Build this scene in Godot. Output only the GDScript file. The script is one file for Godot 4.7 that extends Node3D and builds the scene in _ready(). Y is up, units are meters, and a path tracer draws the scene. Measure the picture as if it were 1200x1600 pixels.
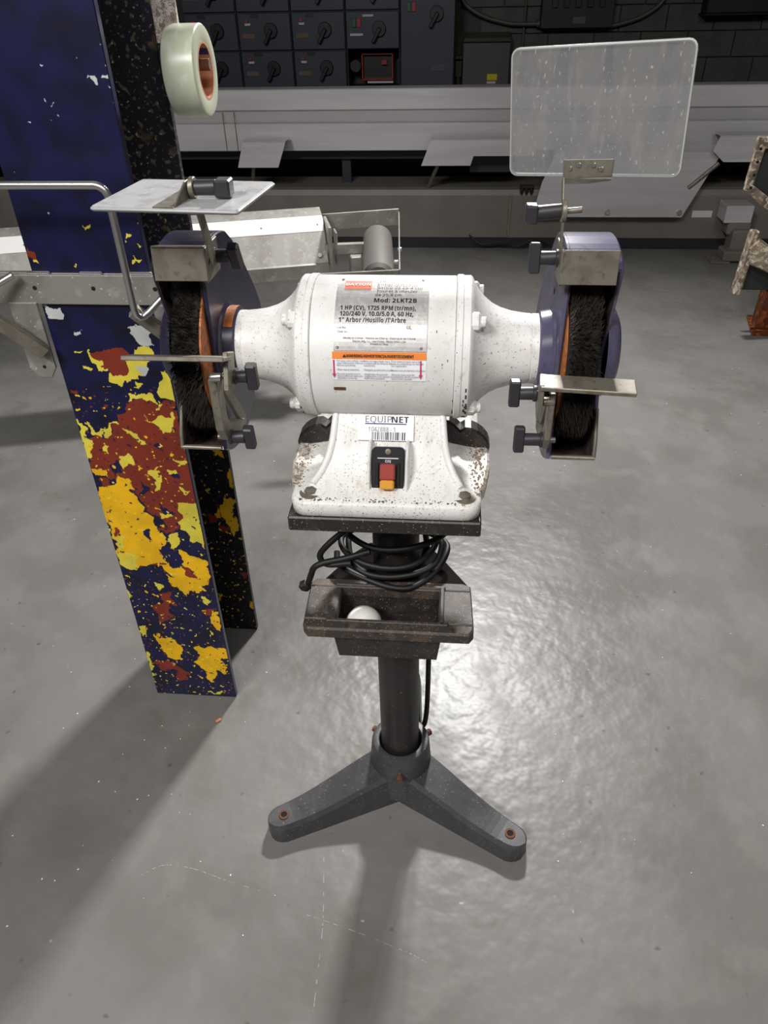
extends Node3D
# A bench grinder on a pedestal beside a paint-worn steel column in a dim factory hall.
# Frame: y up, metres; the pedestal stands at the origin and the operator's side is +z.

var M := {}
var names := {}

func _ready() -> void:
	# camera, sky, exposure, large lights
	var cam := Camera3D.new()
	cam.name = "camera"
	cam.fov = rad_to_deg(2.0 * atan(800.0 / 1155.0))
	cam.position = Vector3(0.082, 1.45, 0.977)
	cam.basis = Basis(Vector3.UP, deg_to_rad(5.5)) * Basis(Vector3.RIGHT, deg_to_rad(-36.0)) * Basis(Vector3.BACK, deg_to_rad(-1.3))
	cam.current = true
	add_child(cam)
	var we := WorldEnvironment.new()
	we.name = "environment"
	var e := Environment.new()
	e.background_mode = Environment.BG_COLOR
	e.background_color = Color(0.02, 0.02, 0.022)
	e.tonemap_mode = Environment.TONE_MAPPER_LINEAR
	e.tonemap_exposure = 1.03
	e.sdfgi_enabled = true
	e.ssao_enabled = true
	e.ssil_enabled = true
	we.environment = e
	add_child(we)
	materials()
	lamp_fixture("flood lamp hung behind the grinder, lighting the floor towards the operator", Vector3(0.27, 2.5, -2.45), Vector3(-0.05, 0.5, 0.6), Vector2(0.26, 0.16), 13.5, Color(1.0, 0.995, 0.99))
	lamp_fixture("large ceiling lamp above and left of the operator", Vector3(-1.7, 3.9, 3.0), Vector3(-0.1, 0.8, 0.0), Vector2(1.3, 0.6), 15.0, Color(1.0, 0.995, 0.99))
	lamp_fixture("added long fill lamp overhead, behind and to the right of the operator", Vector3(0.95, 4.4, 2.9), Vector3(0.6, 0.0, -0.6), Vector2(2.4, 0.6), 7.0, Color(1.0, 0.99, 0.98))  # unseen lamp added as fill, no source known there
	hall()
	pedestal()
	grinder()
	column()
	rack()
	trough()
	long_conveyor()
	cabinets()
	right_machine()
	cord_and_ball()
	litter()

# ---------------------------------------------------------------- naming
func numbered(n: String) -> String:
	var k: int = names.get(n, 0)
	names[n] = k + 1
	return n if k == 0 else "%s_%03d" % [n, k]

func thing(called: String, label: String, category: String, at := Vector3.ZERO, turn := 0.0, group := "") -> Node3D:
	var o := Node3D.new()
	o.name = numbered(called)
	add_child(o)
	o.position = at
	o.rotation.y = turn
	return tag(o, label, category, group)

func tag(o: Node3D, label: String, category: String, group := "") -> Node3D:
	o.set_meta("label", label)
	o.set_meta("category", category)
	if group != "":
		o.set_meta("group", group)
	return o

func obj(called: String, st: SurfaceTool, m: Material, parent: Node3D = null, label := "") -> MeshInstance3D:
	st.generate_normals()
	return put_mesh(called, st.commit(), m, parent, label)

func put_mesh(called: String, mesh: Mesh, m: Material, parent: Node3D = null, label := "") -> MeshInstance3D:
	var o := MeshInstance3D.new()
	o.mesh = mesh
	o.material_override = m
	if parent:
		o.name = called
		parent.add_child(o, true)
	else:
		o.name = numbered(called)
		add_child(o)
	if label != "":
		o.set_meta("label", label)
	return o

func struct(called: String, st: SurfaceTool, m: Material, parent: Node3D = null) -> MeshInstance3D:
	var o := obj(called, st, m, parent)
	o.set_meta("kind", "structure")
	return o

# ---------------------------------------------------------------- geometry
func mk() -> SurfaceTool:
	var st := SurfaceTool.new()
	st.begin(Mesh.PRIMITIVE_TRIANGLES)
	st.set_smooth_group(-1)
	return st

func tri(st: SurfaceTool, a: Vector3, b: Vector3, c: Vector3) -> void:   # a, b, c counter-clockwise from outside
	st.add_vertex(a)
	st.add_vertex(c)
	st.add_vertex(b)

func face(st: SurfaceTool, pts: Array, ctr: Vector3) -> void:            # convex polygon turned away from ctr
	var a: Vector3 = pts[0]
	var b: Vector3 = pts[1]
	var c: Vector3 = pts[2]
	var flip: bool = (b - a).cross(c - a).dot(a - ctr) < 0.0
	for i in range(1, pts.size() - 1):
		if flip:
			tri(st, pts[0], pts[i + 1], pts[i])
		else:
			tri(st, pts[0], pts[i], pts[i + 1])

func box(st: SurfaceTool, c: Vector3, size: Vector3, bev := 0.0015, b := Basis()) -> SurfaceTool:
	var h := size * 0.5
	bev = minf(bev, minf(h.x, minf(h.y, h.z)) * 0.6)
	st.set_smooth_group(-1)
	var P := {}
	for sx in [-1, 1]:
		for sy in [-1, 1]:
			for sz in [-1, 1]:
				var s := Vector3(sx, sy, sz)
				for ax in 3:
					var q := Vector3(h.x - bev, h.y - bev, h.z - bev) * s
					q[ax] = h[ax] * s[ax]
					P[[sx, sy, sz, ax]] = c + b * q
	for ax in 3:
		var u := (ax + 1) % 3
		var v := (ax + 2) % 3
		for s in [-1, 1]:
			var f := []
			for e in [[-1, -1], [1, -1], [1, 1], [-1, 1]]:
				var k := [0, 0, 0, ax]
				k[ax] = s
				k[u] = e[0]
				k[v] = e[1]
				f.append(P[k])
			face(st, f, c)
		for su in [-1, 1]:
			for sv in [-1, 1]:
				var f := []
				for e in [[-1, u], [-1, v], [1, v], [1, u]]:
					var k := [0, 0, 0, e[1]]
					k[ax] = e[0]
					k[u] = su
					k[v] = sv
					f.append(P[k])
				face(st, f, c)
	for sx in [-1, 1]:
		for sy in [-1, 1]:
			for sz in [-1, 1]:
				face(st, [P[[sx, sy, sz, 0]], P[[sx, sy, sz, 1]], P[[sx, sy, sz, 2]]], c)
	return st

func bar(st: SurfaceTool, a: Vector3, b: Vector3, w: float, t: float, side := Vector3.UP, bev := 0.001) -> SurfaceTool:   # flat bar from a to b, w wide along side, t thick
	var x := (b - a).normalized()
	var z := x.cross(side).normalized()
	return box(st, (a + b) * 0.5, Vector3((b - a).length(), w, t), bev, Basis(x, z.cross(x), z))

func ccw(pts: PackedVector2Array) -> PackedVector2Array:
	if Geometry2D.is_polygon_clockwise(pts):
		pts.reverse()
	return pts

func extrude(st: SurfaceTool, xf: Transform3D, poly: PackedVector2Array, d: float, bev := 0.001) -> SurfaceTool:   # polygon in local XY, d thick along local Z, chamfered
	poly = ccw(poly.duplicate())
	var n := poly.size()
	var inner := PackedVector2Array()
	for i in n:
		var p := poly[i]
		var e0 := (p - poly[(i + n - 1) % n]).normalized()
		var e1 := (poly[(i + 1) % n] - p).normalized()
		var n0 := Vector2(-e0.y, e0.x)
		var n1 := Vector2(-e1.y, e1.x)
		inner.append(p + (n0 + n1) * (bev / maxf(0.3, 1.0 + n0.dot(n1))))
	var ids := Geometry2D.triangulate_polygon(inner)
	st.set_smooth_group(-1)
	for i in range(0, ids.size(), 3):
		var a := inner[ids[i]]
		var b := inner[ids[i + 1]]
		var c := inner[ids[i + 2]]
		if (b - a).cross(c - a) < 0:
			var t := b
			b = c
			c = t
		tri(st, xf * Vector3(a.x, a.y, d / 2), xf * Vector3(b.x, b.y, d / 2), xf * Vector3(c.x, c.y, d / 2))
		tri(st, xf * Vector3(a.x, a.y, -d / 2), xf * Vector3(c.x, c.y, -d / 2), xf * Vector3(b.x, b.y, -d / 2))
	var lay := [[inner, -d / 2], [poly, -d / 2 + bev], [poly, d / 2 - bev], [inner, d / 2]]
	for k in 3:
		var A: PackedVector2Array = lay[k][0]
		var B: PackedVector2Array = lay[k + 1][0]
		for i in n:
			var j := (i + 1) % n
			var p0 := xf * Vector3(A[i].x, A[i].y, lay[k][1])
			var p1 := xf * Vector3(A[j].x, A[j].y, lay[k][1])
			var p2 := xf * Vector3(B[j].x, B[j].y, lay[k + 1][1])
			var p3 := xf * Vector3(B[i].x, B[i].y, lay[k + 1][1])
			tri(st, p0, p1, p2)
			tri(st, p0, p2, p3)
	return st

func lathe(st: SurfaceTool, xf: Transform3D, prof: Array, segs := 48, a0 := 0.0, a1 := TAU) -> SurfaceTool:   # prof: (radius, height) going up; the outside faces out
	var grp := 1
	for k in prof.size() - 1:
		var p: Vector2 = prof[k]
		var q: Vector2 = prof[k + 1]
		if k > 0:
			var o: Vector2 = prof[k - 1]
			if absf((p - o).angle_to(q - p)) > 0.6:
				grp += 1
		st.set_smooth_group(grp)
		for i in segs:
			var t0 := a0 + (a1 - a0) * i / segs
			var t1 := a0 + (a1 - a0) * (i + 1) / segs
			var A := xf * Vector3(p.x * cos(t0), p.y, p.x * sin(t0))
			var B := xf * Vector3(q.x * cos(t0), q.y, q.x * sin(t0))
			var C := xf * Vector3(q.x * cos(t1), q.y, q.x * sin(t1))
			var D := xf * Vector3(p.x * cos(t1), p.y, p.x * sin(t1))
			if q.x > 1e-6:
				tri(st, A, B, C)
			if p.x > 1e-6:
				tri(st, A, C, D)
	st.set_smooth_group(-1)
	return st

func along(at: Vector3, dir: Vector3) -> Transform3D:          # local Y along dir
	var y := dir.normalized()
	var x := y.cross(Vector3(0.31, 0.2, 0.93)).normalized()
	return Transform3D(Basis(x, y, x.cross(y)), at)

func rod(st: SurfaceTool, a: Vector3, b: Vector3, r: float, segs := 16, cham := 0.0008) -> SurfaceTool:
	var l := (b - a).length()
	return lathe(st, along(a, b - a), [Vector2(0, 0), Vector2(r - cham, 0), Vector2(r, cham), Vector2(r, l - cham), Vector2(r - cham, l), Vector2(0, l)], segs)

func hexbolt(st: SurfaceTool, a: Vector3, dir: Vector3, r: float, l: float) -> SurfaceTool:
	lathe(st, along(a, dir), [Vector2(0, 0), Vector2(r, 0), Vector2(r, l * 0.85), Vector2(r * 0.85, l), Vector2(0, l)], 6)
	return st

func cat(pts: Array, n := 8) -> Array:                         # Catmull-Rom through pts
	var o := []
	for i in pts.size() - 1:
		var p0: Vector3 = pts[maxi(i - 1, 0)]
		var p1: Vector3 = pts[i]
		var p2: Vector3 = pts[i + 1]
		var p3: Vector3 = pts[mini(i + 2, pts.size() - 1)]
		for k in n:
			o.append(p1.cubic_interpolate(p2, p0, p3, float(k) / n))
	o.append(pts[-1])
	return o

func tube(st: SurfaceTool, pts: Array, r: float, segs := 10) -> SurfaceTool:
	var rings := []
	var x := Vector3.ZERO
	for i in pts.size():
		var d: Vector3 = (pts[mini(i + 1, pts.size() - 1)] - pts[maxi(i - 1, 0)]).normalized()
		if x == Vector3.ZERO:
			x = d.cross(Vector3(0.3, 0.21, 0.9)).normalized()
		x = (x - d * x.dot(d)).normalized()
		var y := d.cross(x)
		var ring := PackedVector3Array()
		for k in segs:
			ring.append(pts[i] + (x * cos(TAU * k / segs) + y * sin(TAU * k / segs)) * r)
		rings.append(ring)
	return loft(st, rings, true)

func loft(st: SurfaceTool, rings: Array, smooth := false, caps := true) -> SurfaceTool:
	var n: int = rings[0].size()
	for k in rings.size() - 1:
		var A: PackedVector3Array = rings[k]
		var B: PackedVector3Array = rings[k + 1]
		var ctr := Vector3.ZERO
		for p in A:
			ctr += p
		for p in B:
			ctr += p
		ctr /= 2.0 * n
		var vote := 0.0
		for i in n:
			var j := (i + 1) % n
			vote += (A[j] - A[i]).cross(B[i] - A[i]).dot(A[i] - ctr)
		st.set_smooth_group(1 if smooth else -1)
		for i in n:
			var j := (i + 1) % n
			if vote > 0:
				tri(st, A[i], A[j], B[j])
				tri(st, A[i], B[j], B[i])
			else:
				tri(st, A[i], B[j], A[j])
				tri(st, A[i], B[i], B[j])
	st.set_smooth_group(-1)
	if caps:
		for e in [0, rings.size() - 1]:
			var R: PackedVector3Array = rings[e]
			var c := Vector3.ZERO
			for p in R:
				c += p
			c /= n
			var inside: PackedVector3Array = rings[1 if e == 0 else e - 1]
			var away := c - inside[0]
			var q := Vector3.ZERO
			for p in inside:
				q += p
			away = c - q / n
			for i in n:
				var a := R[i]
				var b := R[(i + 1) % n]
				if (a - c).cross(b - c).dot(away) > 0:
					tri(st, c, a, b)
				else:
					tri(st, c, b, a)
	return st

func disc_poly(c: Vector2, r: float, n := 16) -> PackedVector2Array:
	var o := PackedVector2Array()
	for i in n:
		o.append(c + Vector2(cos(TAU * i / n), sin(TAU * i / n)) * r)
	return o

func rrect(w: float, h: float, r: float, c := Vector2.ZERO, n := 4) -> PackedVector2Array:
	var o := PackedVector2Array()
	for k in 4:
		var s := Vector2([1, -1, -1, 1][k], [1, 1, -1, -1][k])
		for i in n + 1:
			var a := PI / 2 * (k + float(i) / n)
			o.append(c + Vector2(s.x * (w / 2 - r), s.y * (h / 2 - r)) + Vector2(cos(a), sin(a)) * r)
	return o

func pv(a: Array) -> PackedVector2Array:
	var o := PackedVector2Array()
	for i in range(0, a.size(), 2):
		o.append(Vector2(a[i], a[i + 1]))
	return o

func lettering(st: SurfaceTool, s: String, cap: float, at: Vector2, place: Callable, bold := false, align := 0, wide := 1.0) -> void:
	var t := TextMesh.new()
	var f := SystemFont.new()
	f.font_names = PackedStringArray(["Droid Sans"])
	f.font_weight = 700 if bold else 400
	t.font = f
	t.text = s
	t.font_size = 32
	t.pixel_size = cap / 23.0
	t.depth = 0.0
	t.horizontal_alignment = [HORIZONTAL_ALIGNMENT_LEFT, HORIZONTAL_ALIGNMENT_CENTER][align]
	t.vertical_alignment = VERTICAL_ALIGNMENT_CENTER
	var a := t.surface_get_arrays(0)
	var v: PackedVector3Array = a[Mesh.ARRAY_VERTEX]
	var ids: PackedInt32Array = a[Mesh.ARRAY_INDEX]
	var lo := 1e9
	for p in v:
		lo = minf(lo, p.x)
	var shift := -lo if align == 0 else 0.0
	for i in ids:
		var p := v[i]
		st.add_vertex(place.call(at + Vector2((p.x + shift) * wide, p.y)))

# ---------------------------------------------------------------- materials
func noise(freq: float, sd: int, oct := 4, kind := FastNoiseLite.TYPE_SIMPLEX_SMOOTH) -> FastNoiseLite:
	var n := FastNoiseLite.new()
	n.noise_type = kind
	n.frequency = freq
	n.seed = sd
	n.fractal_octaves = oct
	return n

func grain(size: int, freq: float, sd: int, oct := 4, kind := FastNoiseLite.TYPE_SIMPLEX_SMOOTH) -> PackedByteArray:
	var im := noise(freq, sd, oct, kind).get_seamless_image(size, size)
	im.convert(Image.FORMAT_L8)
	return im.get_data()

# layers: [grain, lo, hi, colour, strength]: where the grain passes from lo to hi the colour sets in
func layered(size: int, base: Color, layers: Array, alpha := false) -> ImageTexture:
	var data := PackedByteArray()
	data.resize(size * size * 4)
	var luts := []
	for l in layers:
		var lut := PackedFloat32Array()
		for i in 256:
			lut.append(smoothstep(l[1], l[2], i / 255.0) * l[4])
		luts.append(lut)
	for i in size * size:
		var c := base
		for k in layers.size():
			var w: float = luts[k][layers[k][0][i]]
			if w > 0.002:
				c = c.lerp(layers[k][3], w)
		data[i * 4] = int(c.r * 255)
		data[i * 4 + 1] = int(c.g * 255)
		data[i * 4 + 2] = int(c.b * 255)
		data[i * 4 + 3] = int(c.a * 255) if alpha else 255
	return ImageTexture.create_from_image(Image.create_from_data(size, size, false, Image.FORMAT_RGBA8, data))

func mat(n: String, c: Color, rough := 0.5, metal := 0.0, tex: Texture2D = null, scale := 1.0, world := false) -> StandardMaterial3D:
	var m := StandardMaterial3D.new()
	m.resource_name = n
	m.albedo_color = c
	m.roughness = rough
	m.metallic = metal
	if tex:
		m.albedo_texture = tex
		m.uv1_triplanar = true
		m.uv1_world_triplanar = world
		m.uv1_scale = Vector3.ONE * scale
	M[n] = m
	return m

func hexc(s: String) -> Color:
	return Color.html(s)

func materials() -> void:
	var g_fine := grain(512, 0.045, 1, 3)
	var g_mid := grain(512, 0.016, 2, 5)
	var g_big := grain(512, 0.006, 3, 5)
	var g_spec := grain(512, 0.09, 4, 1)
	var g_spec2 := grain(512, 0.12, 5, 2)
	var g_chip := grain(512, 0.03, 6, 4, FastNoiseLite.TYPE_VALUE_CUBIC)
	var white_t := layered(512, hexc("e8e7e4"), [[g_big, 0.5, 0.85, hexc("d8d4cc"), 0.7], [g_mid, 0.66, 0.86, hexc("b5aca0"), 0.5], [g_spec, 0.86, 0.93, hexc("5c4c40"), 0.9], [g_spec2, 0.87, 0.93, hexc("2e2622"), 0.9]])
	mat("white_paint", Color.WHITE, 0.42, 0, white_t, 5.0)
	var dirty_t := layered(512, hexc("e2ddd6"), [[g_big, 0.35, 0.7, hexc("c0b2a6"), 0.9], [g_mid, 0.42, 0.66, hexc("96806f"), 0.8], [g_chip, 0.6, 0.7, hexc("efe8df"), 0.8], [g_spec, 0.72, 0.82, hexc("6a5145"), 0.85], [g_spec2, 0.74, 0.82, hexc("2e2622"), 0.85]])
	mat("chipped_white", Color.WHITE, 0.55, 0, dirty_t, 8.0)
	var black_t := layered(512, hexc("2a2625"), [[g_big, 0.5, 0.8, hexc("3b3431"), 0.8], [g_mid, 0.62, 0.8, hexc("4a4039"), 0.6], [g_spec, 0.88, 0.93, hexc("b8b0a8"), 0.9], [g_spec2, 0.9, 0.94, hexc("d8d2ca"), 0.9]])
	mat("scratch_grey", hexc("a3a19c"), 0.8, 0, null)
	mat("motor_white", Color.WHITE, 0.4, 0, layered(512, hexc("e8e7e4"), [[g_big, 0.5, 0.85, hexc("dcd9d2"), 0.7], [g_mid, 0.68, 0.88, hexc("c6c0b6"), 0.5], [g_spec, 0.91, 0.96, hexc("5c4c40"), 0.9]]), 5.0)
	mat("base_white", Color.WHITE, 0.45, 0, layered(512, hexc("e8e7e4"), [[g_big, 0.5, 0.85, hexc("d8d3ca"), 0.6], [g_mid, 0.68, 0.86, hexc("bfb4a8"), 0.5], [g_spec, 0.83, 0.91, hexc("5c4c40"), 0.9], [g_spec2, 0.86, 0.92, hexc("2e2622"), 0.8]]), 6.0)
	mat("shaded_black", hexc("1c1918"), 0.95, 0, null).metallic_specular = 0.2  # tray arm: shade under the top plate put into its black
	mat("chip_dark", hexc("3a3029"), 0.8, 0, null)
	mat("post_black", Color.WHITE, 0.4, 0, layered(256, hexc("262323"), [[grain(256, 0.02, 51), 0.5, 0.8, hexc("322d2a"), 0.8], [grain(256, 0.12, 52, 1), 0.95, 0.98, hexc("b8b0a8"), 0.9]]), 4.0)
	mat("roller_grey", hexc("77736f"), 0.45, 0.5, null)
	mat("black_paint", Color.WHITE, 0.42, 0, black_t, 6.0)
	var tray_t := layered(512, hexc("3a3431"), [[g_big, 0.5, 0.75, hexc("54473c"), 0.8], [g_mid, 0.6, 0.8, hexc("5f5347"), 0.5], [g_chip, 0.66, 0.8, hexc("2a2523"), 0.8], [g_spec, 0.84, 0.92, hexc("b39a6c"), 0.8], [g_spec2, 0.88, 0.93, hexc("c9c2b8"), 0.9]])
	mat("rusty_black", Color.WHITE, 0.6, 0, tray_t, 6.0)
	var cast_t := layered(512, hexc("3f3e40"), [[g_big, 0.45, 0.8, hexc("4b4a4b"), 0.8], [g_mid, 0.6, 0.85, hexc("35332f"), 0.6], [g_spec, 0.9, 0.94, hexc("a8a49e"), 0.9]])
	mat("grey_cast", Color.WHITE, 0.42, 0, cast_t, 4.0)
	mat("rust", Color.WHITE, 0.8, 0, layered(256, hexc("5a3a28"), [[grain(256, 0.05, 8), 0.4, 0.7, hexc("7d4c30"), 0.9], [grain(256, 0.1, 9), 0.65, 0.8, hexc("2e1f18"), 0.8]]), 20.0)
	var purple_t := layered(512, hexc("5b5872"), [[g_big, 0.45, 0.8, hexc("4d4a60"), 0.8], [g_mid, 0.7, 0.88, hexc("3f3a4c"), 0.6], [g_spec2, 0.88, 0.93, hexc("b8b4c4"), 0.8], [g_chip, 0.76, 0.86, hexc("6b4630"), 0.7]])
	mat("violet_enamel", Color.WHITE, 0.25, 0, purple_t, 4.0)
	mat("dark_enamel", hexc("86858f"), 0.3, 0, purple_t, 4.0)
	mat("guard_inside", Color.WHITE, 0.85, 0, layered(256, hexc("231a16"), [[grain(256, 0.04, 11), 0.45, 0.75, hexc("4a3128"), 0.9], [grain(256, 0.02, 12), 0.5, 0.8, hexc("6a4a3c"), 0.7]]), 8.0)
	mat("orange_steel", Color.WHITE, 0.55, 0.1, layered(256, hexc("b8682c"), [[grain(256, 0.03, 15), 0.4, 0.7, hexc("8a4f24"), 0.9]]), 9.0)
	var steel_t := layered(512, hexc("b0aca6"), [[g_big, 0.4, 0.8, hexc("98928a"), 0.8], [g_mid, 0.6, 0.85, hexc("7d766c"), 0.6], [g_spec2, 0.88, 0.94, hexc("d6d2cc"), 0.6]])
	mat("steel", Color.WHITE, 0.42, 0.75, steel_t, 5.0)
	mat("worn_steel", hexc("c9c4b8"), 0.45, 0.5, steel_t, 7.0)
	mat("bright_steel", hexc("cfcdca"), 0.28, 0.9, null)
	mat("stainless", Color.WHITE, 0.42, 0.25, layered(512, hexc("c9c7c8"), [[g_big, 0.35, 0.8, hexc("bcbabb"), 0.7], [g_mid, 0.55, 0.85, hexc("d0cecf"), 0.5]]), 1.0).uv1_scale = Vector3(0.25, 2.5, 2.5)
	mat("painted_beam", Color.WHITE, 0.5, 0.1, layered(512, hexc("77726b"), [[g_big, 0.35, 0.8, hexc("706b64"), 0.8]]), 1.0)
	mat("galvanised", Color.WHITE, 0.45, 0.45, layered(512, hexc("9c9993"), [[g_big, 0.4, 0.8, hexc("8a867f"), 0.8], [g_mid, 0.6, 0.8, hexc("b9b6b0"), 0.6], [g_spec, 0.9, 0.94, hexc("e8e5dd"), 0.9]]), 2.6)
	mat("white_plastic", hexc("e3e2df"), 0.4, 0, null)
	mat("black_void", hexc("0d0c0c"), 0.9, 0, null)
	mat("knob_plastic", hexc("323034"), 0.45, 0, null)
	mat("black_plastic", hexc("1b1a1b"), 0.4, 0, null)
	mat("cord_rubber", hexc("121111"), 0.55, 0, null)
	mat("bristle", hexc("57514c"), 0.38, 0.4, null)
	mat("wheel_core", hexc("16120f"), 0.9, 0, null)
	mat("switch_red", hexc("9c4038"), 0.4, 0, null)
	mat("switch_amber", hexc("dd9a35"), 0.4, 0, null)
	mat("paper", hexc("f3f2f7"), 0.5, 0, null)
	mat("ink", hexc("1d1c22"), 0.6, 0, null)
	mat("grey_ink", hexc("6a6a70"), 0.6, 0, null)
	mat("blue_ink", hexc("38346a"), 0.6, 0, null)
	mat("pink_ink", hexc("cf3a66"), 0.6, 0, null)
	mat("orange_print", hexc("f08a3a"), 0.5, 0, null)
	mat("logo_red", hexc("dc6a48"), 0.5, 0, null)
	mat("nameplate_metal", Color.WHITE, 0.4, 0.35, layered(512, hexc("c6c3c0"), [[g_mid, 0.45, 0.75, hexc("b2afad"), 0.7], [g_chip, 0.62, 0.72, hexc("dedbd8"), 0.8], [g_spec2, 0.9, 0.95, hexc("77716b"), 0.8]]), 9.0)
	mat("cabinet_slate", hexc("3a3e4a"), 0.5, 0.1, null)
	mat("cabinet_dark", hexc("24262c"), 0.55, 0.1, null)
	mat("box_grey", hexc("4a4c4e"), 0.55, 0.1, null)
	mat("conduit", hexc("56544f"), 0.5, 0.3, null)
	mat("label_brown", hexc("6d5a48"), 0.6, 0, null)
	mat("label_white", hexc("c8c8c8"), 0.6, 0, null)
	mat("label_yellow", hexc("cdbb1c"), 0.6, 0, null)
	mat("signal_red", hexc("a02a26"), 0.4, 0, null)
	mat("signal_green", hexc("1f5a36"), 0.4, 0, null)
	mat("block_paint", Color.WHITE, 0.7, 0, layered(512, hexc("514f4c"), [[g_big, 0.4, 0.8, hexc("474542"), 0.8], [g_fine, 0.6, 0.9, hexc("5c5a56"), 0.5]]), 1.3, true)
	mat("mortar", hexc("464441"), 0.9, 0, null)
	mat("hall_wall", hexc("74726d"), 0.85, 0, null)
	mat("hall_ceiling", hexc("55534f"), 0.9, 0, null)
	mat("ball_white", hexc("e4e2dc"), 0.5, 0, null)
	var crust := layered(512, hexc("7d7164"), [[g_big, 0.4, 0.7, hexc("5d5044"), 0.8], [g_mid, 0.52, 0.66, hexc("b4a88f"), 0.8], [g_chip, 0.58, 0.7, hexc("d8d2c2"), 0.8], [g_spec, 0.7, 0.85, hexc("8a5a2a"), 0.8], [g_spec2, 0.78, 0.85, hexc("33291f"), 0.9]])
	mat("crusted", Color.WHITE, 0.8, 0, crust, 4.0)
	mat("orange_paint", hexc("b4622c"), 0.6, 0, crust, 3.0)
	mat("dark_green_metal", hexc("2d3331"), 0.5, 0.2, null)
	# column
	var dark_t := layered(512, hexc("16161c"), [[g_big, 0.5, 0.8, hexc("1c1f3a"), 0.8], [g_spec, 0.72, 0.8, hexc("6d6248"), 0.8], [g_spec2, 0.8, 0.86, hexc("bdb299"), 0.9], [g_mid, 0.72, 0.78, hexc("54442a"), 0.7]])
	mat("column_speckled", Color.WHITE, 0.5, 0, dark_t, 5.0)
	mat("column_rear", Color.WHITE, 0.55, 0, dark_t, 1.7)
	mat("column_dark", hexc("121218"), 0.5, 0, null)
	mat("column_blue", Color.WHITE, 0.4, 0, layered(512, hexc("10123a"), [[g_mid, 0.4, 0.75, hexc("0d0f2c"), 0.9], [g_big, 0.5, 0.8, hexc("131543"), 0.7]]), 4.0)
	# tape, plexiglass
	var tape := mat("clear_tape", Color.WHITE, 0.3, 0, layered(256, hexc("ced4ba"), [[grain(256, 0.02, 21), 0.4, 0.8, hexc("dfe3d2"), 0.9]]), 6.0)
	tape.subsurf_scatter_enabled = true
	tape.subsurf_scatter_strength = 0.15
	mat("tape_side", hexc("d3d6bd"), 0.35, 0, null)
	mat("cardboard", hexc("c98a68"), 0.7, 0, null)
	var plexi := mat("scratched_plexiglass", Color.WHITE, 0.32, 0, layered(512, Color(0.56, 0.555, 0.55, 0.56), [[g_big, 0.35, 0.7, Color(0.52, 0.52, 0.53, 0.5), 1.0], [g_mid, 0.5, 0.85, Color(0.6, 0.59, 0.58, 0.62), 0.8], [g_spec, 0.88, 0.94, Color(0.85, 0.84, 0.82, 0.85), 0.8]], true), 4.0)
	plexi.uv1_scale = Vector3(7, 2.2, 7)
	plexi.transparency = BaseMaterial3D.TRANSPARENCY_ALPHA
	var lit_plexi := mat("lit_plexiglass", Color.WHITE, 0.4, 0, layered(256, Color(0.72, 0.72, 0.72, 0.86), [[grain(256, 0.02, 61), 0.4, 0.8, Color(0.66, 0.66, 0.66, 0.8), 0.9], [grain(256, 0.09, 62, 2), 0.8, 0.9, Color(0.85, 0.84, 0.82, 0.95), 0.8]], true), 5.0)  # same plexiglass, overhead light painted in as a paler, denser tone
	lit_plexi.transparency = BaseMaterial3D.TRANSPARENCY_ALPHA
	mat("plexiglass_edge", hexc("aeb0ae"), 0.3, 0, null)
	# floor: worn grey epoxy over concrete
	var fl := layered(512, hexc("797774"), [[g_big, 0.35, 0.75, hexc("706e6a"), 0.9], [g_mid, 0.5, 0.8, hexc("7f7d79"), 0.5], [g_chip, 0.72, 0.86, hexc("6d6962"), 0.6], [g_spec2, 0.93, 0.97, hexc("c9c5bd"), 0.8], [g_spec, 0.94, 0.98, hexc("4d4a46"), 0.6]])
	var floor_m := mat("floor_epoxy", Color.WHITE, 1.0, 0, fl, 0.62, true)
	floor_m.roughness_texture = layered(512, Color(0.38, 0.38, 0.38), [[g_mid, 0.4, 0.8, Color(0.46, 0.46, 0.46), 1.0], [g_big, 0.4, 0.75, Color(0.33, 0.33, 0.33), 0.7]])
	floor_m.metallic_specular = 0.4
	floor_m.normal_enabled = true
	var bump := noise(0.05, 31, 3).get_seamless_image(512, 512)
	bump.convert(Image.FORMAT_RGBA8)
	bump.bump_map_to_normal_map(1.6)
	floor_m.normal_texture = ImageTexture.create_from_image(bump)
	floor_m.normal_scale = 0.3

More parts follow.
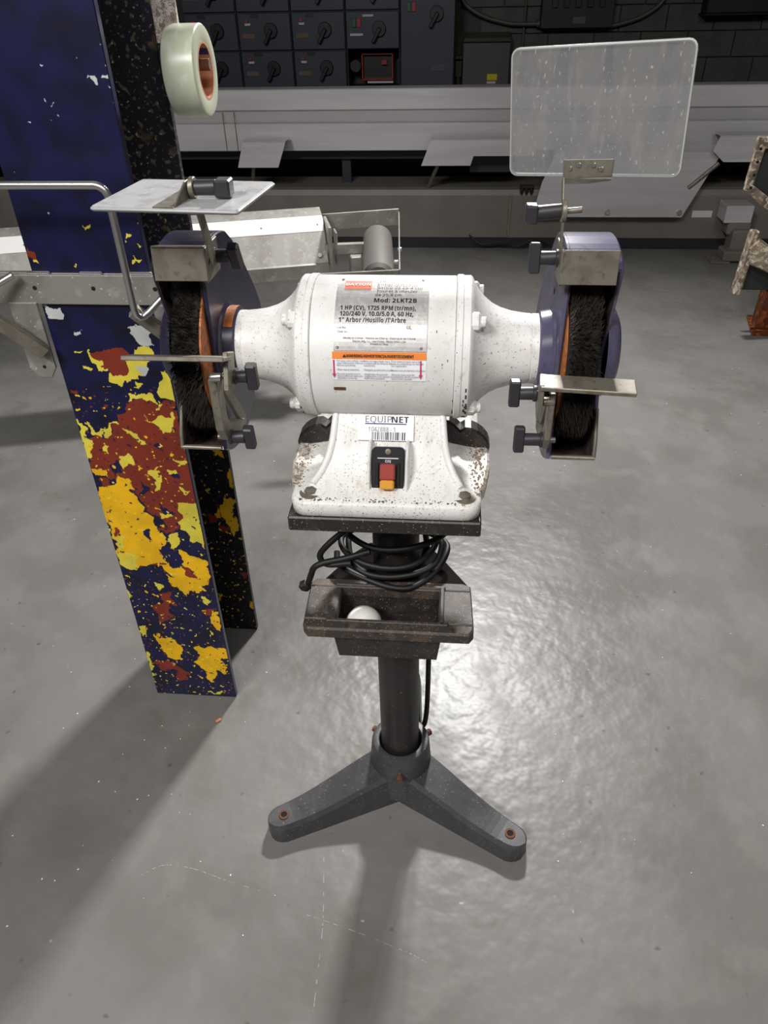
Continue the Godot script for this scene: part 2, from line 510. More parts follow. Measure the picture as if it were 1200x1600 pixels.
# paint flakes of the column's front, as (tenths of the width, centimetres above the floor) with the colour first:
# w old white, y yellow, o orange, r rust red, b blue
const FLAKES := [
	"w -0.01 100.0 1.77 99.8 1.63 97.2 0.40 97.6", "w 2.31 95.9 3.03 95.8 2.92 94.9 2.29 95.1", "w 7.48 96.3 8.64 97.2 9.17 94.2 9.20 92.4 7.97 93.0 7.42 94.8",
	"y 6.72 90.5 7.57 93.2 8.87 92.4 8.48 89.6 7.55 87.0 6.25 86.3 4.87 85.0 3.95 86.6 4.29 87.6 5.04 86.4", "w 7.11 89.1 8.21 89.2 7.78 86.7 7.27 87.5", "y 1.57 92.1 2.44 92.1 2.26 91.6 1.71 91.6",
	"y 2.75 91.9 3.27 91.7 4.35 88.1 3.89 88.0 3.14 89.9", "r 3.13 91.5 4.12 92.4 6.38 92.3 6.55 90.9 6.18 88.6 5.04 86.4 4.16 88.3", "y 2.10 88.7 2.85 88.5 2.53 87.8 2.13 88.1",
	"y 6.69 86.3 7.34 86.1 7.44 85.0 6.67 85.1", "y 9.44 88.3 10.01 88.5 10.15 85.5 10.13 81.6 9.14 83.0 8.59 84.2", "y 5.40 83.7 6.29 83.6 8.01 83.0 8.37 82.1 5.48 82.4",
	"r 0.12 84.0 0.58 84.1 0.53 82.8 0.10 83.1", "r 3.05 81.1 3.62 81.2 3.43 80.5 3.02 80.6", "r 5.55 82.1 10.06 82.1 9.87 77.5 10.29 68.0 10.23 58.8 8.27 56.2 6.73 50.4 6.38 54.8 5.18 55.3 4.55 58.9 3.08 63.5 0.46 66.2 0.09 68.9 0.66 73.3 3.24 75.1 3.67 77.7 4.89 79.3",
	"y 0.03 77.5 0.67 77.0 0.49 73.9 1.04 72.6 -0.03 68.9 -0.15 71.7", "y 0.86 77.6 1.26 77.1 1.58 75.0 3.58 78.0 3.12 75.1 2.15 73.9 1.19 74.7", "y 6.85 79.4 7.50 77.9 9.71 79.6 9.07 75.2 8.42 75.6 7.44 77.4",
	"y 7.71 81.1 8.26 81.0 8.19 80.2 7.74 80.3", "y 4.33 76.5 5.18 75.7 6.19 73.1 5.55 72.7 4.83 74.6", "b 6.75 72.9 7.72 73.2 7.91 71.6 6.90 72.1",
	"y 1.72 72.3 2.44 72.4 2.12 70.7 1.67 71.0", "y 3.38 70.3 4.46 70.3 4.60 68.4 3.47 66.9 3.05 67.5", "b 2.08 67.4 3.01 69.1 3.04 66.3 2.23 64.6",
	"y 5.91 67.1 6.85 66.9 6.88 62.3 6.08 61.7 6.16 64.9", "y 6.80 68.8 9.75 69.9 10.10 68.5 8.03 69.2", "y 7.93 67.0 8.87 66.8 8.70 66.2 7.98 66.2",
	"b 7.98 66.2 8.97 66.5 8.86 65.3 8.16 65.6", "b 4.84 63.9 5.49 63.1 5.11 60.7 4.46 60.4", "y 8.75 62.8 9.80 62.3 9.47 61.4 8.76 61.6",
	"b 6.24 58.4 7.20 56.7 6.98 55.8 6.28 56.3", "y 8.30 59.2 10.45 58.5 10.04 48.8 8.42 49.3 8.10 54.3", "o 0.24 67.3 1.27 66.8 1.34 65.4 0.28 64.7",
	"r 0.74 64.5 1.55 65.1 1.40 62.8 0.74 62.4", "y 6.06 56.6 7.14 56.1 6.69 55.3 6.19 55.4", "o 0.13 62.7 1.10 62.5 2.70 64.9 3.74 64.5 3.95 62.5 3.22 61.9 4.21 58.8 5.38 52.9 5.85 48.4 5.33 45.5 5.68 41.9 7.95 40.9 9.74 39.9 9.42 37.4 7.57 36.6 5.51 40.1 3.67 42.9 1.80 40.9 -0.06 41.3 0.15 49.0 -0.09 54.6",
	"y 0.22 49.6 1.42 50.0 1.28 46.8 0.24 45.8", "y 0.01 44.9 1.15 45.6 2.61 44.0 1.81 41.0 -0.06 41.3", "y 8.43 59.1 10.06 57.7 10.23 51.7 9.90 47.1 9.13 49.3 8.41 51.5 7.60 52.5",
	"y 5.90 50.1 7.50 51.4 7.75 49.2 6.40 47.0", "o 7.07 46.8 8.36 45.8 10.08 44.2 9.69 39.3 8.60 40.4 7.11 42.1", "b 3.98 52.5 4.29 51.1 4.40 48.9 3.88 49.4",
	"b 5.03 47.2 6.23 47.6 6.97 45.6 7.19 43.0 6.04 43.1 5.21 44.3", "b 7.72 48.9 9.36 49.3 9.55 46.2 8.60 45.8", "r 5.32 52.3 6.97 53.0 7.04 51.4 5.70 51.5",
	"r 0.57 51.6 1.27 51.7 1.22 50.3 0.51 50.1", "r 6.84 41.7 7.97 41.2 8.58 37.3 7.59 36.9", "r 3.91 42.9 5.06 42.7 5.21 41.9 4.05 42.0",
	"y 3.21 37.3 4.06 37.4 4.14 35.9 3.38 35.5", "o 4.97 39.4 8.69 38.6 9.20 36.1 8.13 34.7 7.03 35.9 6.80 33.3 5.45 37.0", "r 3.80 33.6 4.96 34.4 5.12 30.8 3.88 30.7",
	"r 2.76 30.5 4.16 31.0 4.67 26.1 2.79 24.7", "r 3.41 9.8 4.87 8.5 4.33 5.4 3.01 5.6", "r 0.70 11.7 3.29 11.3 3.61 9.1 1.42 8.4",
	"o 1.94 21.3 2.44 19.9 3.73 20.1 4.75 15.9 4.28 12.2 2.41 13.1 1.82 16.3", "o 6.18 17.6 10.24 17.4 10.13 13.1 9.19 13.7 9.54 7.7 8.59 9.1 7.49 5.1 6.74 8.8 5.93 11.7 6.45 14.7", "y -0.07 22.8 1.17 23.6 0.78 21.1 -0.04 20.7",
	"y 6.50 1.0 7.80 2.1 8.57 1.7 7.95 0.6", "o 9.36 29.0 9.95 28.8 10.02 23.0 9.41 23.3 9.03 26.3", "r 8.33 29.9 9.41 29.7 9.04 28.0 8.29 27.9",
	"y 8.32 34.1 8.99 33.5 9.15 31.0 8.47 31.5", "y 0.03 15.3 0.48 14.6 0.17 3.9 -0.29 4.7", "y -0.18 35.1 0.34 33.2 -0.11 29.9 -0.31 31.2",
	"w 9.97 139.1 10.33 139.3 10.14 138.2 9.96 138.4", "w 8.45 134.0 9.01 134.3 8.98 133.1 8.55 133.0", "w 9.34 134.1 9.75 133.9 10.14 134.2 10.04 133.3 9.33 133.4",
	"w 9.91 134.9 10.18 134.8 10.08 134.5 9.90 134.5", "w 5.13 135.8 5.33 135.8 5.27 135.5 5.12 135.5", "w 5.00 131.7 5.20 131.6 5.13 131.3 4.98 131.4",
	"w 5.45 130.6 5.62 130.6 5.57 130.3 5.44 130.4", "w 5.26 129.0 5.50 129.0 5.42 128.6 5.24 128.6", "w 7.85 136.7 7.99 136.6 7.95 136.4 7.85 136.4",
	"w 10.06 127.2 10.27 127.1 10.21 126.8 10.05 126.9", "w 3.02 128.4 3.16 128.4 3.11 128.2 3.01 128.2", "w 2.82 115.2 3.00 115.1 2.94 114.8 2.80 114.8",
	"w 1.05 121.6 1.19 121.5 1.14 121.3 1.03 121.3", "w 4.58 128.6 4.71 128.6 4.67 128.4 4.56 128.4", "w 10.14 130.6 10.32 130.5 10.27 130.2 10.14 130.3",
	"w 9.97 132.4 10.14 132.3 10.09 132.1 9.97 132.1", "y 5.38 113.8 5.66 113.3 6.10 113.4 5.90 112.5 5.52 112.6", "y 8.70 112.1 9.23 112.0 9.05 111.3 8.66 111.3",
	"y 8.94 108.5 9.31 108.2 9.65 108.6 9.68 107.6 9.27 107.8 8.95 107.7", "r 0.33 110.0 0.90 109.4 0.72 108.5 0.28 108.7", "y 0.39 108.7 0.79 108.4 0.59 107.8 0.29 107.9",
	"y 3.66 107.4 4.08 107.5 3.91 107.0", "y 9.71 110.1 9.96 110.0 9.85 109.5", "y 9.96 114.7 10.14 114.6 10.00 114.0",
]
const RECESS_FLAKES := [
	"o 6.51 43.7 8.79 44.4 10.07 43.8 8.78 40.6 9.79 34.1 8.13 32.4 6.88 35.3 5.60 37.9", "o 8.91 52.3 10.38 53.2 10.34 47.5 9.17 46.9", "r 1.78 38.4 4.69 39.2 4.32 36.9 2.01 36.4",
	"o 4.90 40.5 5.91 39.9 5.27 37.6 4.48 37.9", "r 4.16 35.9 6.88 35.3 7.14 33.3 4.87 33.2", "y 2.81 46.0 3.95 46.4 3.64 44.5 2.92 45.1",
	"o 9.17 10.4 10.59 9.7 10.28 7.4 9.16 8.1", "r 8.40 20.1 10.17 20.2 9.58 18.0 8.34 17.6", "o 0.80 13.0 1.59 12.3 0.92 10.0 0.37 10.3",
	"o 6.63 57.4 8.99 57.5 9.03 55.8 7.01 56.1",
]

func flake_image(w: int, h: int, width_m: float, height_m: float, flakes: Array, base: Color, speck: float) -> ImageTexture:
	var cols := {"w": hexc("c9ccc8"), "y": hexc("e6d548"), "o": hexc("f4bc14"), "r": hexc("83301f"), "b": hexc("141644")}
	var polys := []
	var boxes := []
	var pc := []
	for f in flakes:
		var parts: PackedStringArray = f.split(" ")
		var p := PackedVector2Array()
		for i in range(1, parts.size(), 2):
			p.append(Vector2(parts[i].to_float() / 10.0 * width_m, parts[i + 1].to_float() / 100.0))
		var b := Rect2(p[0], Vector2.ZERO)
		for q in p:
			b = b.expand(q)
		polys.append(p)
		boxes.append(b)
		pc.append(cols[parts[0]])
	var n1 := noise(30.0, 41, 4)
	var n2 := noise(30.0, 42, 4)
	var n3 := noise(55.0, 43, 3)
	var n4 := noise(12.0, 44, 3)
	var im := Image.create(w, h, false, Image.FORMAT_RGBA8)
	for j in h:
		var y := (1.0 - (j + 0.5) / h) * height_m
		var near := []
		for k in polys.size():
			if y > boxes[k].position.y - 0.012 and y < boxes[k].end.y + 0.012:
				near.append(k)
		for i in w:
			var x := (i + 0.5) / w * width_m
			var a := n1.get_noise_2d(x, y)
			var b := n2.get_noise_2d(x, y)
			var p := Vector2(x + a * 0.012, y + b * 0.012)
			var t := n4.get_noise_2d(x, y)
			var c := base.lerp(base.darkened(0.4), clampf(t * 1.2 + 0.3, 0, 1))
			var hit := false
			for k in near:
				if boxes[k].has_point(p) and Geometry2D.is_point_in_polygon(p, polys[k]):
					c = pc[k]
					hit = true
			if hit:
				c = c.darkened(clampf(0.1 * t + 0.04, 0.0, 0.12))
			var s := n3.get_noise_2d(x, y)
			var low := clampf((0.85 - y) * 3.0, 0.0, 1.0) * speck
			if low > 0.0:
				if s > 0.52 - 0.08 * low:
					c = cols["y"] if b > 0 else cols["o"]
				elif s < -0.56 + 0.06 * low:
					c = cols["b"] if hit else cols["r"]
			im.set_pixel(i, j, c)
	return ImageTexture.create_from_image(im)

func uv_quad(st: SurfaceTool, a: Vector3, b: Vector3, c: Vector3, d: Vector3) -> void:   # a lower left, b lower right, c upper right, d upper left, seen from outside
	var P := [a, c, b, a, d, c]
	var U := [Vector2(0, 1), Vector2(1, 0), Vector2(1, 1), Vector2(0, 1), Vector2(0, 0), Vector2(1, 0)]
	for i in 6:
		st.set_uv(U[i])
		st.add_vertex(P[i])

# ---------------------------------------------------------------- the hall
func block_wall(parent: Node3D) -> void:
	var meshes := []
	for k in 4:
		var st := mk()
		box(st, Vector3.ZERO, Vector3(0.398, 0.192, 0.03), 0.0025 + 0.0005 * k)
		st.generate_normals()
		meshes.append(st.commit())
	for r in 9:
		for c in 9:
			var o := put_mesh("block", meshes[(r * 5 + c * 3) % 4], M.block_paint, parent)
			o.position = Vector3(0.28 + 0.406 * c + (0.203 if r % 2 else 0.0), 0.1 + 0.2 * r, -6.992)

func hall() -> void:
	struct("floor", box(mk(), Vector3(0, -0.1, -0.5), Vector3(14.4, 0.2, 13.4), 0.0), M.floor_epoxy)
	struct("ceiling", box(mk(), Vector3(0, 5.1, -0.5), Vector3(14.4, 0.2, 13.4), 0.0), M.hall_ceiling)
	var back := struct("wall_back", box(mk(), Vector3(0, 2.5, -7.1), Vector3(14.4, 5.0, 0.2), 0.0), M.mortar)
	block_wall(back)
	struct("wall_front", box(mk(), Vector3(0, 2.5, 6.1), Vector3(14.4, 5.0, 0.2), 0.0), M.hall_wall)
	struct("wall_left", box(mk(), Vector3(-7.1, 2.5, -0.5), Vector3(0.2, 5.0, 13.0), 0.0), M.hall_wall)
	struct("wall_right", box(mk(), Vector3(7.1, 2.5, -0.5), Vector3(0.2, 5.0, 13.0), 0.0), M.hall_wall)

func lamp_fixture(label: String, at: Vector3, look: Vector3, size: Vector2, energy: float, color: Color) -> void:
	var o := thing("unseen_lamp", label, "lamp", at, 0.0, "")
	var b := Basis.looking_at(look - at, Vector3(0, 0, 1) if absf((look - at).normalized().y) > 0.95 else Vector3.UP)
	var h := Vector3(size.x + 0.05, size.y + 0.05, 0.07)
	obj("housing", box(mk(), b * Vector3(0, 0, 0.06), h, 0.008, b), M.box_grey, o)
	var e := StandardMaterial3D.new()
	e.resource_name = "lamp_glow"
	e.albedo_color = Color(0.9, 0.9, 0.9)
	e.emission_enabled = true
	e.emission = color
	e.emission_energy_multiplier = 2.0
	obj("lamp_diffuser", box(mk(), b * Vector3(0, 0, 0.019), Vector3(size.x, size.y, 0.012), 0.002, b), e, o)
	var top := at.y
	obj("suspension_rod", rod(mk(), b * Vector3(0, 0, 0.08), Vector3(0, 5.0 - top, 0) + b * Vector3(0, 0, 0.08), 0.008, 8), M.conduit, o)
	var l := AreaLight3D.new()
	l.name = "lamp_light"
	l.area_size = size
	l.area_normalize_energy = true
	l.light_energy = energy
	l.light_color = color
	l.area_range = 20.0
	l.area_attenuation = 2.0
	l.shadow_enabled = true
	l.basis = b
	o.add_child(l)

# ---------------------------------------------------------------- the grinder
const AXLE := 1.026

func side_plane(x: float) -> Transform3D:                       # polygons in (z, y), thickness along x
	return Transform3D(Basis(Vector3(0, 0, 1), Vector3(0, 1, 0), Vector3(-1, 0, 0)), Vector3(x, 0, 0))

func flat_plane(y: float) -> Transform3D:                       # polygons in (x, z), thickness along y
	return Transform3D(Basis(Vector3(1, 0, 0), Vector3(0, 0, 1), Vector3(0, -1, 0)), Vector3(0, y, 0))

func knob(parent: Node3D, at: Vector3, dir: Vector3, turn: float, stem := 0.024) -> void:   # T-handled clamp knob; its stem starts at `at` and goes along dir
	var st := mk()
	var up := Vector3.UP.rotated(dir, turn)
	rod(st, at, at + dir * stem, 0.0085, 16)
	rod(st, at - dir * 0.002, at + dir * 0.003, 0.0105, 16)
	var b := Basis(dir, up, dir.cross(up))
	box(st, at + dir * (stem + 0.006), Vector3(0.014, 0.036, 0.0135), 0.002, b)
	var k := obj("clamp_knob", st, M.knob_plastic, parent)
	obj("stud", rod(mk(), at - dir * 0.018, at, 0.0042, 10), M.worn_steel, k) if parent.get_parent() == self else obj("stud", rod(mk(), at - dir * 0.018, at, 0.0042, 10), M.worn_steel, parent)

func curved_sheet(st: SurfaceTool, x0: float, x1: float, a0: float, a1: float, r: float, t: float, n := 20) -> SurfaceTool:
	var rings := []
	for i in n + 1:
		var a := deg_to_rad(lerpf(a0, a1, float(i) / n))
		var d := Vector3(0, sin(a), cos(a))
		var c := Vector3(0, AXLE, 0)
		rings.append(PackedVector3Array([c + d * r + Vector3(x0, 0, 0), c + d * r + Vector3(x1, 0, 0), c + d * (r - t) + Vector3(x1, 0, 0), c + d * (r - t) + Vector3(x0, 0, 0)]))
	return loft(st, rings)

func plan_ring(y: float, w: float, f: float, rc: float, pinch: float) -> PackedVector3Array:
	var o := PackedVector3Array()
	var base := rrect(2 * w, 2 * f, rc, Vector2.ZERO, 5)
	var dense := PackedVector2Array()
	for i in base.size():
		var p := base[i]
		var q := base[(i + 1) % base.size()]
		var n := 8 if p.distance_to(q) > rc * 0.8 else 1
		for k in n:
			dense.append(p.lerp(q, float(k) / n))
	for p in dense:
		var s := 1.0 - pow(absf(p.y) / f, 2.0)
		var on_side := smoothstep(0.55, 1.0, absf(p.x) / w)
		o.append(Vector3(p.x * (1.0 - pinch * s * on_side) + 0.004, y, p.y))
	return o

func grinder() -> void:
	var g := thing("bench_grinder", "white double-ended bench grinder with two black wire wheels in violet guards", "grinder")
	# motor
	var st := mk()
	var R := 0.096
	lathe(st, along(Vector3(-0.002, AXLE, 0), Vector3.RIGHT), [Vector2(0.08, -0.094), Vector2(0.0955, -0.094), Vector2(R, -0.0925), Vector2(R, 0.0925), Vector2(0.0955, 0.094), Vector2(0.08, 0.094)], 96)
	var motor := obj("motor_housing", st, M.motor_white, g)
	for s in [-1.0, 1.0]:
		st = mk()
		var ax := along(Vector3(-0.002, AXLE, 0), Vector3(s, 0, 0))
		var prof := [Vector2(0.07, 0.0945), Vector2(0.0965, 0.0945), Vector2(0.098, 0.096), Vector2(0.098, 0.103), Vector2(0.0968, 0.1045), Vector2(0.0968, 0.113), Vector2(0.095, 0.1155)]
		for q in [[0.119, 0.088], [0.125, 0.0785], [0.133, 0.0695], [0.143, 0.0615], [0.155, 0.0555], [0.17, 0.051], [0.185, 0.0487], [0.196, 0.0477]]:
			prof.append(Vector2(q[1], q[0]))
		prof.append_array([Vector2(0.047, 0.1965), Vector2(0.047, 0.198), Vector2(0.0477, 0.1985), Vector2(0.0477, 0.209), Vector2(0.02, 0.209)])
		lathe(st, ax, prof, 80)
		var bell := obj("end_bell", st, M.white_paint, motor)
		for a in [45.0, -45.0, 135.0, 225.0]:
			var d := Vector3(0, sin(deg_to_rad(a)), cos(deg_to_rad(a)))
			var c := Vector3(-0.002, AXLE, 0) + d * 0.086
			st = mk()
			var bb := Basis(Vector3(s, 0, 0), d, Vector3(s, 0, 0).cross(d))
			box(st, c + Vector3(s * 0.117, 0, 0), Vector3(0.02, 0.019, 0.024), 0.004, bb)
			hexbolt(st, c + Vector3(s * 0.126, 0, 0), Vector3(s, 0, 0), 0.0075, 0.007)
			obj("bolt_lug", st, M.white_paint, motor)
	var crng := RandomNumberGenerator.new()
	crng.seed = 8
	for i in 54:
		var a := crng.randf_range(-70, 60)
		var x := crng.randf_range(-0.088, 0.088)
		var rr := R
		var big := crng.randf_range(0.3, 1.0)
		if i < 22:
			a = crng.randf_range(-62, -8)
			x = 0.1105 + crng.randfn(0.0, 0.0012)
			rr = 0.0968
		elif i < 30:
			a = crng.randf_range(-70, -20)
			x = 0.0935 if i % 2 == 0 else -0.115
			rr = 0.0962 if i % 2 == 0 else 0.0968
		else:
			big *= 0.45
			if absf(x) < 0.07:
				continue
		st = mk()
		curved_sheet(st, x - 0.002 - 0.0012 * big, x - 0.002 + 0.0014 * big, a - 2.4 * big, a + 2.6 * big, rr + 0.0003, 0.0006, 3)
		obj("paint_chip", st, M.chip_dark, motor)
	obj("rust_spot", curved_sheet(mk(), -0.066, -0.05, -13.5, -10.5, R + 0.0003, 0.0006, 3), M.rust, motor)
	# nameplate and warning label, with their print
	var np := obj("nameplate", curved_sheet(mk(), -0.064, 0.056, 19.8, 86.5, R + 0.0016, 0.0015), M.nameplate_metal, g, "grey metal nameplate")
	var wrap := func(p: Vector2) -> Vector3:                      # p: x, arc length below the nameplate's top
		var a := deg_to_rad(90) + p.y / (R + 0.0016)
		return Vector3(p.x - 0.004, AXLE + sin(a) * (R + 0.0022), cos(a) * (R + 0.0022))
	var ink := mk()
	for l in [["10\" Bench Grinder", -0.005, -0.0137, 0.0048], ["Esmeriladora de", -0.007, -0.0212, 0.0048], ["Banco de 25.4 cm", -0.007, -0.0287, 0.0048], ["Touret à meuler", -0.008, -0.0362, 0.0048], ["de 25,4 cm", -0.009, -0.043, 0.0046]]:
		lettering(ink, l[0], l[3], Vector2(l[1], l[2]), wrap, false, 0, 1.12)
	lettering(ink, "Mod: 2LKT2B", 0.0066, Vector2(-0.010, -0.0518), wrap, true, 0, 1.0)
	lettering(ink, "1 HP (CV), 1725 RPM (tr/mn),", 0.0062, Vector2(-0.053, -0.0634), wrap, true, 0, 0.84)
	lettering(ink, "120/240 V, 10.0/5.0 A, 60 Hz,", 0.0062, Vector2(-0.053, -0.0718), wrap, true, 0, 0.84)
	lettering(ink, "1\" Arbor /Husillo /l'Arbre", 0.0062, Vector2(-0.054, -0.0802), wrap, true, 0, 0.84)
	lettering(ink, "Lot No.", 0.0026, Vector2(-0.055, -0.0905), wrap)
	lettering(ink, "Date No.", 0.0026, Vector2(-0.055, -0.0956), wrap)
	lettering(ink, "UL", 0.004, Vector2(0.034, -0.0895), wrap)
	lettering(ink, "Made in China · Hecho en China · Fabriqué en Chine", 0.0023, Vector2(-0.001, -0.1035), wrap, false, 1, 1.25)
	lettering(ink, "Electric Mfg. Co., Lake Forest, Illinois 60045 USA", 0.0021, Vector2(-0.001, -0.1075), wrap, false, 1, 1.0)
	lettering(ink, "Printed in China", 0.0019, Vector2(-0.001, -0.1108), wrap, false, 1, 1.0)
	obj("lettering", ink, M.ink, np)
	obj("print_block", curved_sheet(mk(), -0.054, -0.019, 71.5, 82.5, R + 0.0021, 0.0006, 6), M.logo_red, np)
	ink = mk()
	lettering(ink, "DAYTON", 0.0055, Vector2(-0.0325, -0.0225), func(p: Vector2) -> Vector3: return wrap.call(p) + Vector3(0, 0.0005, 0.0001), true, 1, 1.1)
	obj("print_lettering", ink, M.paper, np)
	for p in [Vector2(-0.054, -0.0085), Vector2(0.052, -0.0085), Vector2(-0.055, -0.1155), Vector2(0.053, -0.1155)]:
		var c: Vector3 = wrap.call(p)
		obj("rivet", rod(mk(), c - (c - Vector3(c.x, AXLE, 0)).normalized() * 0.001, c + (c - Vector3(c.x, AXLE, 0)).normalized() * 0.0008, 0.0018, 12), M.bright_steel, np)
	var wl := obj("warning_label", curved_sheet(mk(), -0.066, 0.056, -3.5, 19.0, R + 0.0008, 0.0006, 10), M.paper, g, "white warning label with an orange heading")
	obj("label_heading", curved_sheet(mk(), -0.066, 0.056, 13.4, 19.1, R + 0.001, 0.0004, 4), M.orange_print, wl)
	ink = mk()
	lettering(ink, "WARNING/ADVERTENCIA/AVERTISSEMENT", 0.0038, Vector2(0.0, -0.1258), wrap, true, 1, 0.82)
	tri(ink, wrap.call(Vector2(-0.0485, -0.1277)), wrap.call(Vector2(-0.0435, -0.1277)), wrap.call(Vector2(-0.046, -0.1238)))
	obj("lettering", ink, M.ink, wl)
	ink = mk()
	var para := [["For your own safety, read", "your instruction manual", "before operating.", "", "Wear eye protection.", "", "Be sure guards are in", "place and tool rests are", "adjusted correctly."],
		["Para su seguridad, lea y", "comprenda el manual de", "operación.", "", "Póngase protección ocular.", "", "Asegúrese de que los", "resguardos y los apoyos", "estén bien puestos."],
		["Pour votre propre sécurité,", "lisez et comprenez le manuel", "de l'opérateur.", "", "Portez une protection oculaire.", "", "Assurez-vous que les", "protecteurs et les supports", "soient bien ajustés."]]
	for k in 3:
		for i in 9:
			if para[k][i] != "":
				lettering(ink, para[k][i], 0.0022, Vector2(-0.056 + 0.0355 * k, -0.1322 - 0.0029 * i), wrap, false, 0, 1.0)
	obj("small_print", ink, M.grey_ink, wl)
	for x in [-0.060, 0.053]:
		ink = mk()
		tri(ink, wrap.call(Vector2(x - 0.001, -0.1495)), wrap.call(Vector2(x + 0.001, -0.1495)), wrap.call(Vector2(x + 0.001, -0.131)))
		tri(ink, wrap.call(Vector2(x - 0.001, -0.1495)), wrap.call(Vector2(x + 0.001, -0.131)), wrap.call(Vector2(x - 0.001, -0.131)))
		tri(ink, wrap.call(Vector2(x, -0.1555)), wrap.call(Vector2(x + 0.0025, -0.1495)), wrap.call(Vector2(x - 0.0025, -0.1495)))
		obj("arrow", ink, M.pink_ink, wl)
	# base casting
	st = mk()
	var rings := []
	for q in [[0.842, 0.128, 0.158, 0.022, 0.0], [0.844, 0.131, 0.161, 0.022, 0.0], [0.862, 0.132, 0.161, 0.022, 0.0], [0.8655, 0.129, 0.158, 0.02, 0.0], [0.868, 0.122, 0.147, 0.02, 0.08], [0.873, 0.110, 0.129, 0.018, 0.2], [0.882, 0.0995, 0.110, 0.016, 0.3], [0.896, 0.0905, 0.0955, 0.014, 0.34], [0.915, 0.0845, 0.0835, 0.012, 0.3], [0.935, 0.081, 0.071, 0.01, 0.2], [0.9515, 0.0795, 0.0605, 0.008, 0.1], [0.954, 0.0775, 0.0575, 0.006, 0.1]]:
		rings.append(plan_ring(q[0], q[1], q[2], q[3], q[4]))
	loft(st, rings, true)
	var base := obj("base_casting", st, M.base_white, g)
	for s in [-1.0, 1.0]:
		# ribs down the front corners, the dark rear flare of the foot
		var rib := []
		for q in [[0.9515, 0.0745, 0.0605], [0.935, 0.0765, 0.0715], [0.915, 0.0795, 0.0845], [0.896, 0.0855, 0.097], [0.882, 0.094, 0.1115], [0.873, 0.104, 0.129]]:
			rib.append(Vector3(0.004 + s * q[1], q[0], q[2] - 0.0035))
		obj("rib", tube(mk(), cat(rib, 4), 0.0055, 8), M.base_white, base)
		st = mk()
		var pts := PackedVector2Array()
		for q in [[0.075, 0.86], [0.147, 0.86], [0.1475, 0.868], [0.144, 0.878], [0.137, 0.887], [0.128, 0.894], [0.118, 0.8985], [0.109, 0.8995], [0.102, 0.8945], [0.094, 0.903], [0.085, 0.91], [0.075, 0.912]]:
			pts.append(Vector2(s * q[0] + 0.004, q[1]))
		extrude(st, Transform3D(Basis(), Vector3(0, 0, -0.012)), pts, 0.03, 0.003)
		obj("foot_flare", st, M.black_paint, base, "dark rear of the foot")
		st = mk()
		extrude(st, flat_plane(0.8545), pv([0.004 + s * 0.118, 0.145, 0.004 + s * 0.138, 0.105, 0.004 + s * 0.146, 0.05, 0.004 + s * 0.147, -0.03, 0.004 + s * 0.118, -0.03]), 0.0235, 0.004)
		obj("foot_pad", st, M.chipped_white, base)
		var bc := Vector3(0.006 + s * 0.107, 0.8655, 0.1385)
		st = mk()
		lathe(st, along(bc, Vector3.UP), [Vector2(0, 0), Vector2(0.0155, 0), Vector2(0.0155, 0.0025), Vector2(0.008, 0.0028), Vector2(0, 0.0028)], 24)
		hexbolt(st, bc + Vector3(0, 0.0025, 0), Vector3.UP, 0.0085, 0.0055)
		obj("mounting_bolt", st, M.worn_steel, base)
	# asset tag on the sloping front
	var tn := Vector3(0, 0.57, 0.82).normalized()
	var ty := Vector3(0, 0.82, -0.57).normalized()
	var tb := Basis(Vector3.RIGHT, ty, tn)
	var tc := Vector3(0.0, 0.9365, 0.0735)
	var tag_ := obj("asset_tag", box(mk(), tc, Vector3(0.079, 0.036, 0.0008), 0.0003, tb), M.paper, g, "white asset tag with a barcode")
	var on_tag := func(p: Vector2) -> Vector3: return tc + Vector3.RIGHT * p.x + ty * p.y + tn * 0.0008
	ink = mk()
	lettering(ink, "EQUIP", 0.0085, Vector2(-0.0285, 0.0115), on_tag, false, 0, 1.13)
	lettering(ink, "1042888 - 1", 0.006, Vector2(-0.024, -0.0025), on_tag, false, 0, 0.9)
	obj("lettering", ink, M.grey_ink, tag_)
	ink = mk()
	lettering(ink, "NET", 0.0085, Vector2(0.0082, 0.0115), on_tag, true, 0, 1.13)
	var bx := -0.019
	var bars := RandomNumberGenerator.new()
	bars.seed = 5
	while bx < 0.029:
		var w: float = [0.0004, 0.0007, 0.0011, 0.0016][bars.randi() % 4]
		var q := [Vector2(bx, -0.017), Vector2(bx + w, -0.017), Vector2(bx + w, -0.006), Vector2(bx, -0.006)]
		tri(ink, on_tag.call(q[0]), on_tag.call(q[1]), on_tag.call(q[2]))
		tri(ink, on_tag.call(q[0]), on_tag.call(q[2]), on_tag.call(q[3]))
		bx += w + [0.0006, 0.0008, 0.0014, 0.0018][bars.randi() % 4]
	obj("barcode", ink, M.ink, tag_)
	obj("underline", box(mk(), tc + ty * 0.0055 + tn * 0.0006, Vector3(0.058, 0.0015, 0.0006), 0.0001, tb), M.blue_ink, tag_)
	# switch
	var sn := Vector3(0, 0.42, 0.907).normalized()
	var sy := Vector3(0, 0.907, -0.42).normalized()
	var sb := Basis(Vector3.RIGHT, sy, sn)
	var sc := Vector3(0.006, 0.8865, 0.117)
	for s in [-1.0, 1.0]:
		st = mk()
		extrude(st, Transform3D(Basis(Vector3(0, 0, 1), Vector3(0, 1, 0), Vector3(-1, 0, 0)), Vector3(0.006 + s * 0.0262, 0, 0)), pv([0.085, 0.925, 0.0965, 0.925, 0.1175, 0.909, 0.132, 0.881, 0.14, 0.862, 0.085, 0.862]), 0.0045, 0.0018)
		obj("switch_cheek", st, M.white_paint, base)
	var sw := obj("switch_plate", extrude(mk(), Transform3D(sb, sc), rrect(0.0445, 0.078, 0.006), 0.012, 0.0012), M.black_plastic, g, "black switch plate")
	st = mk()
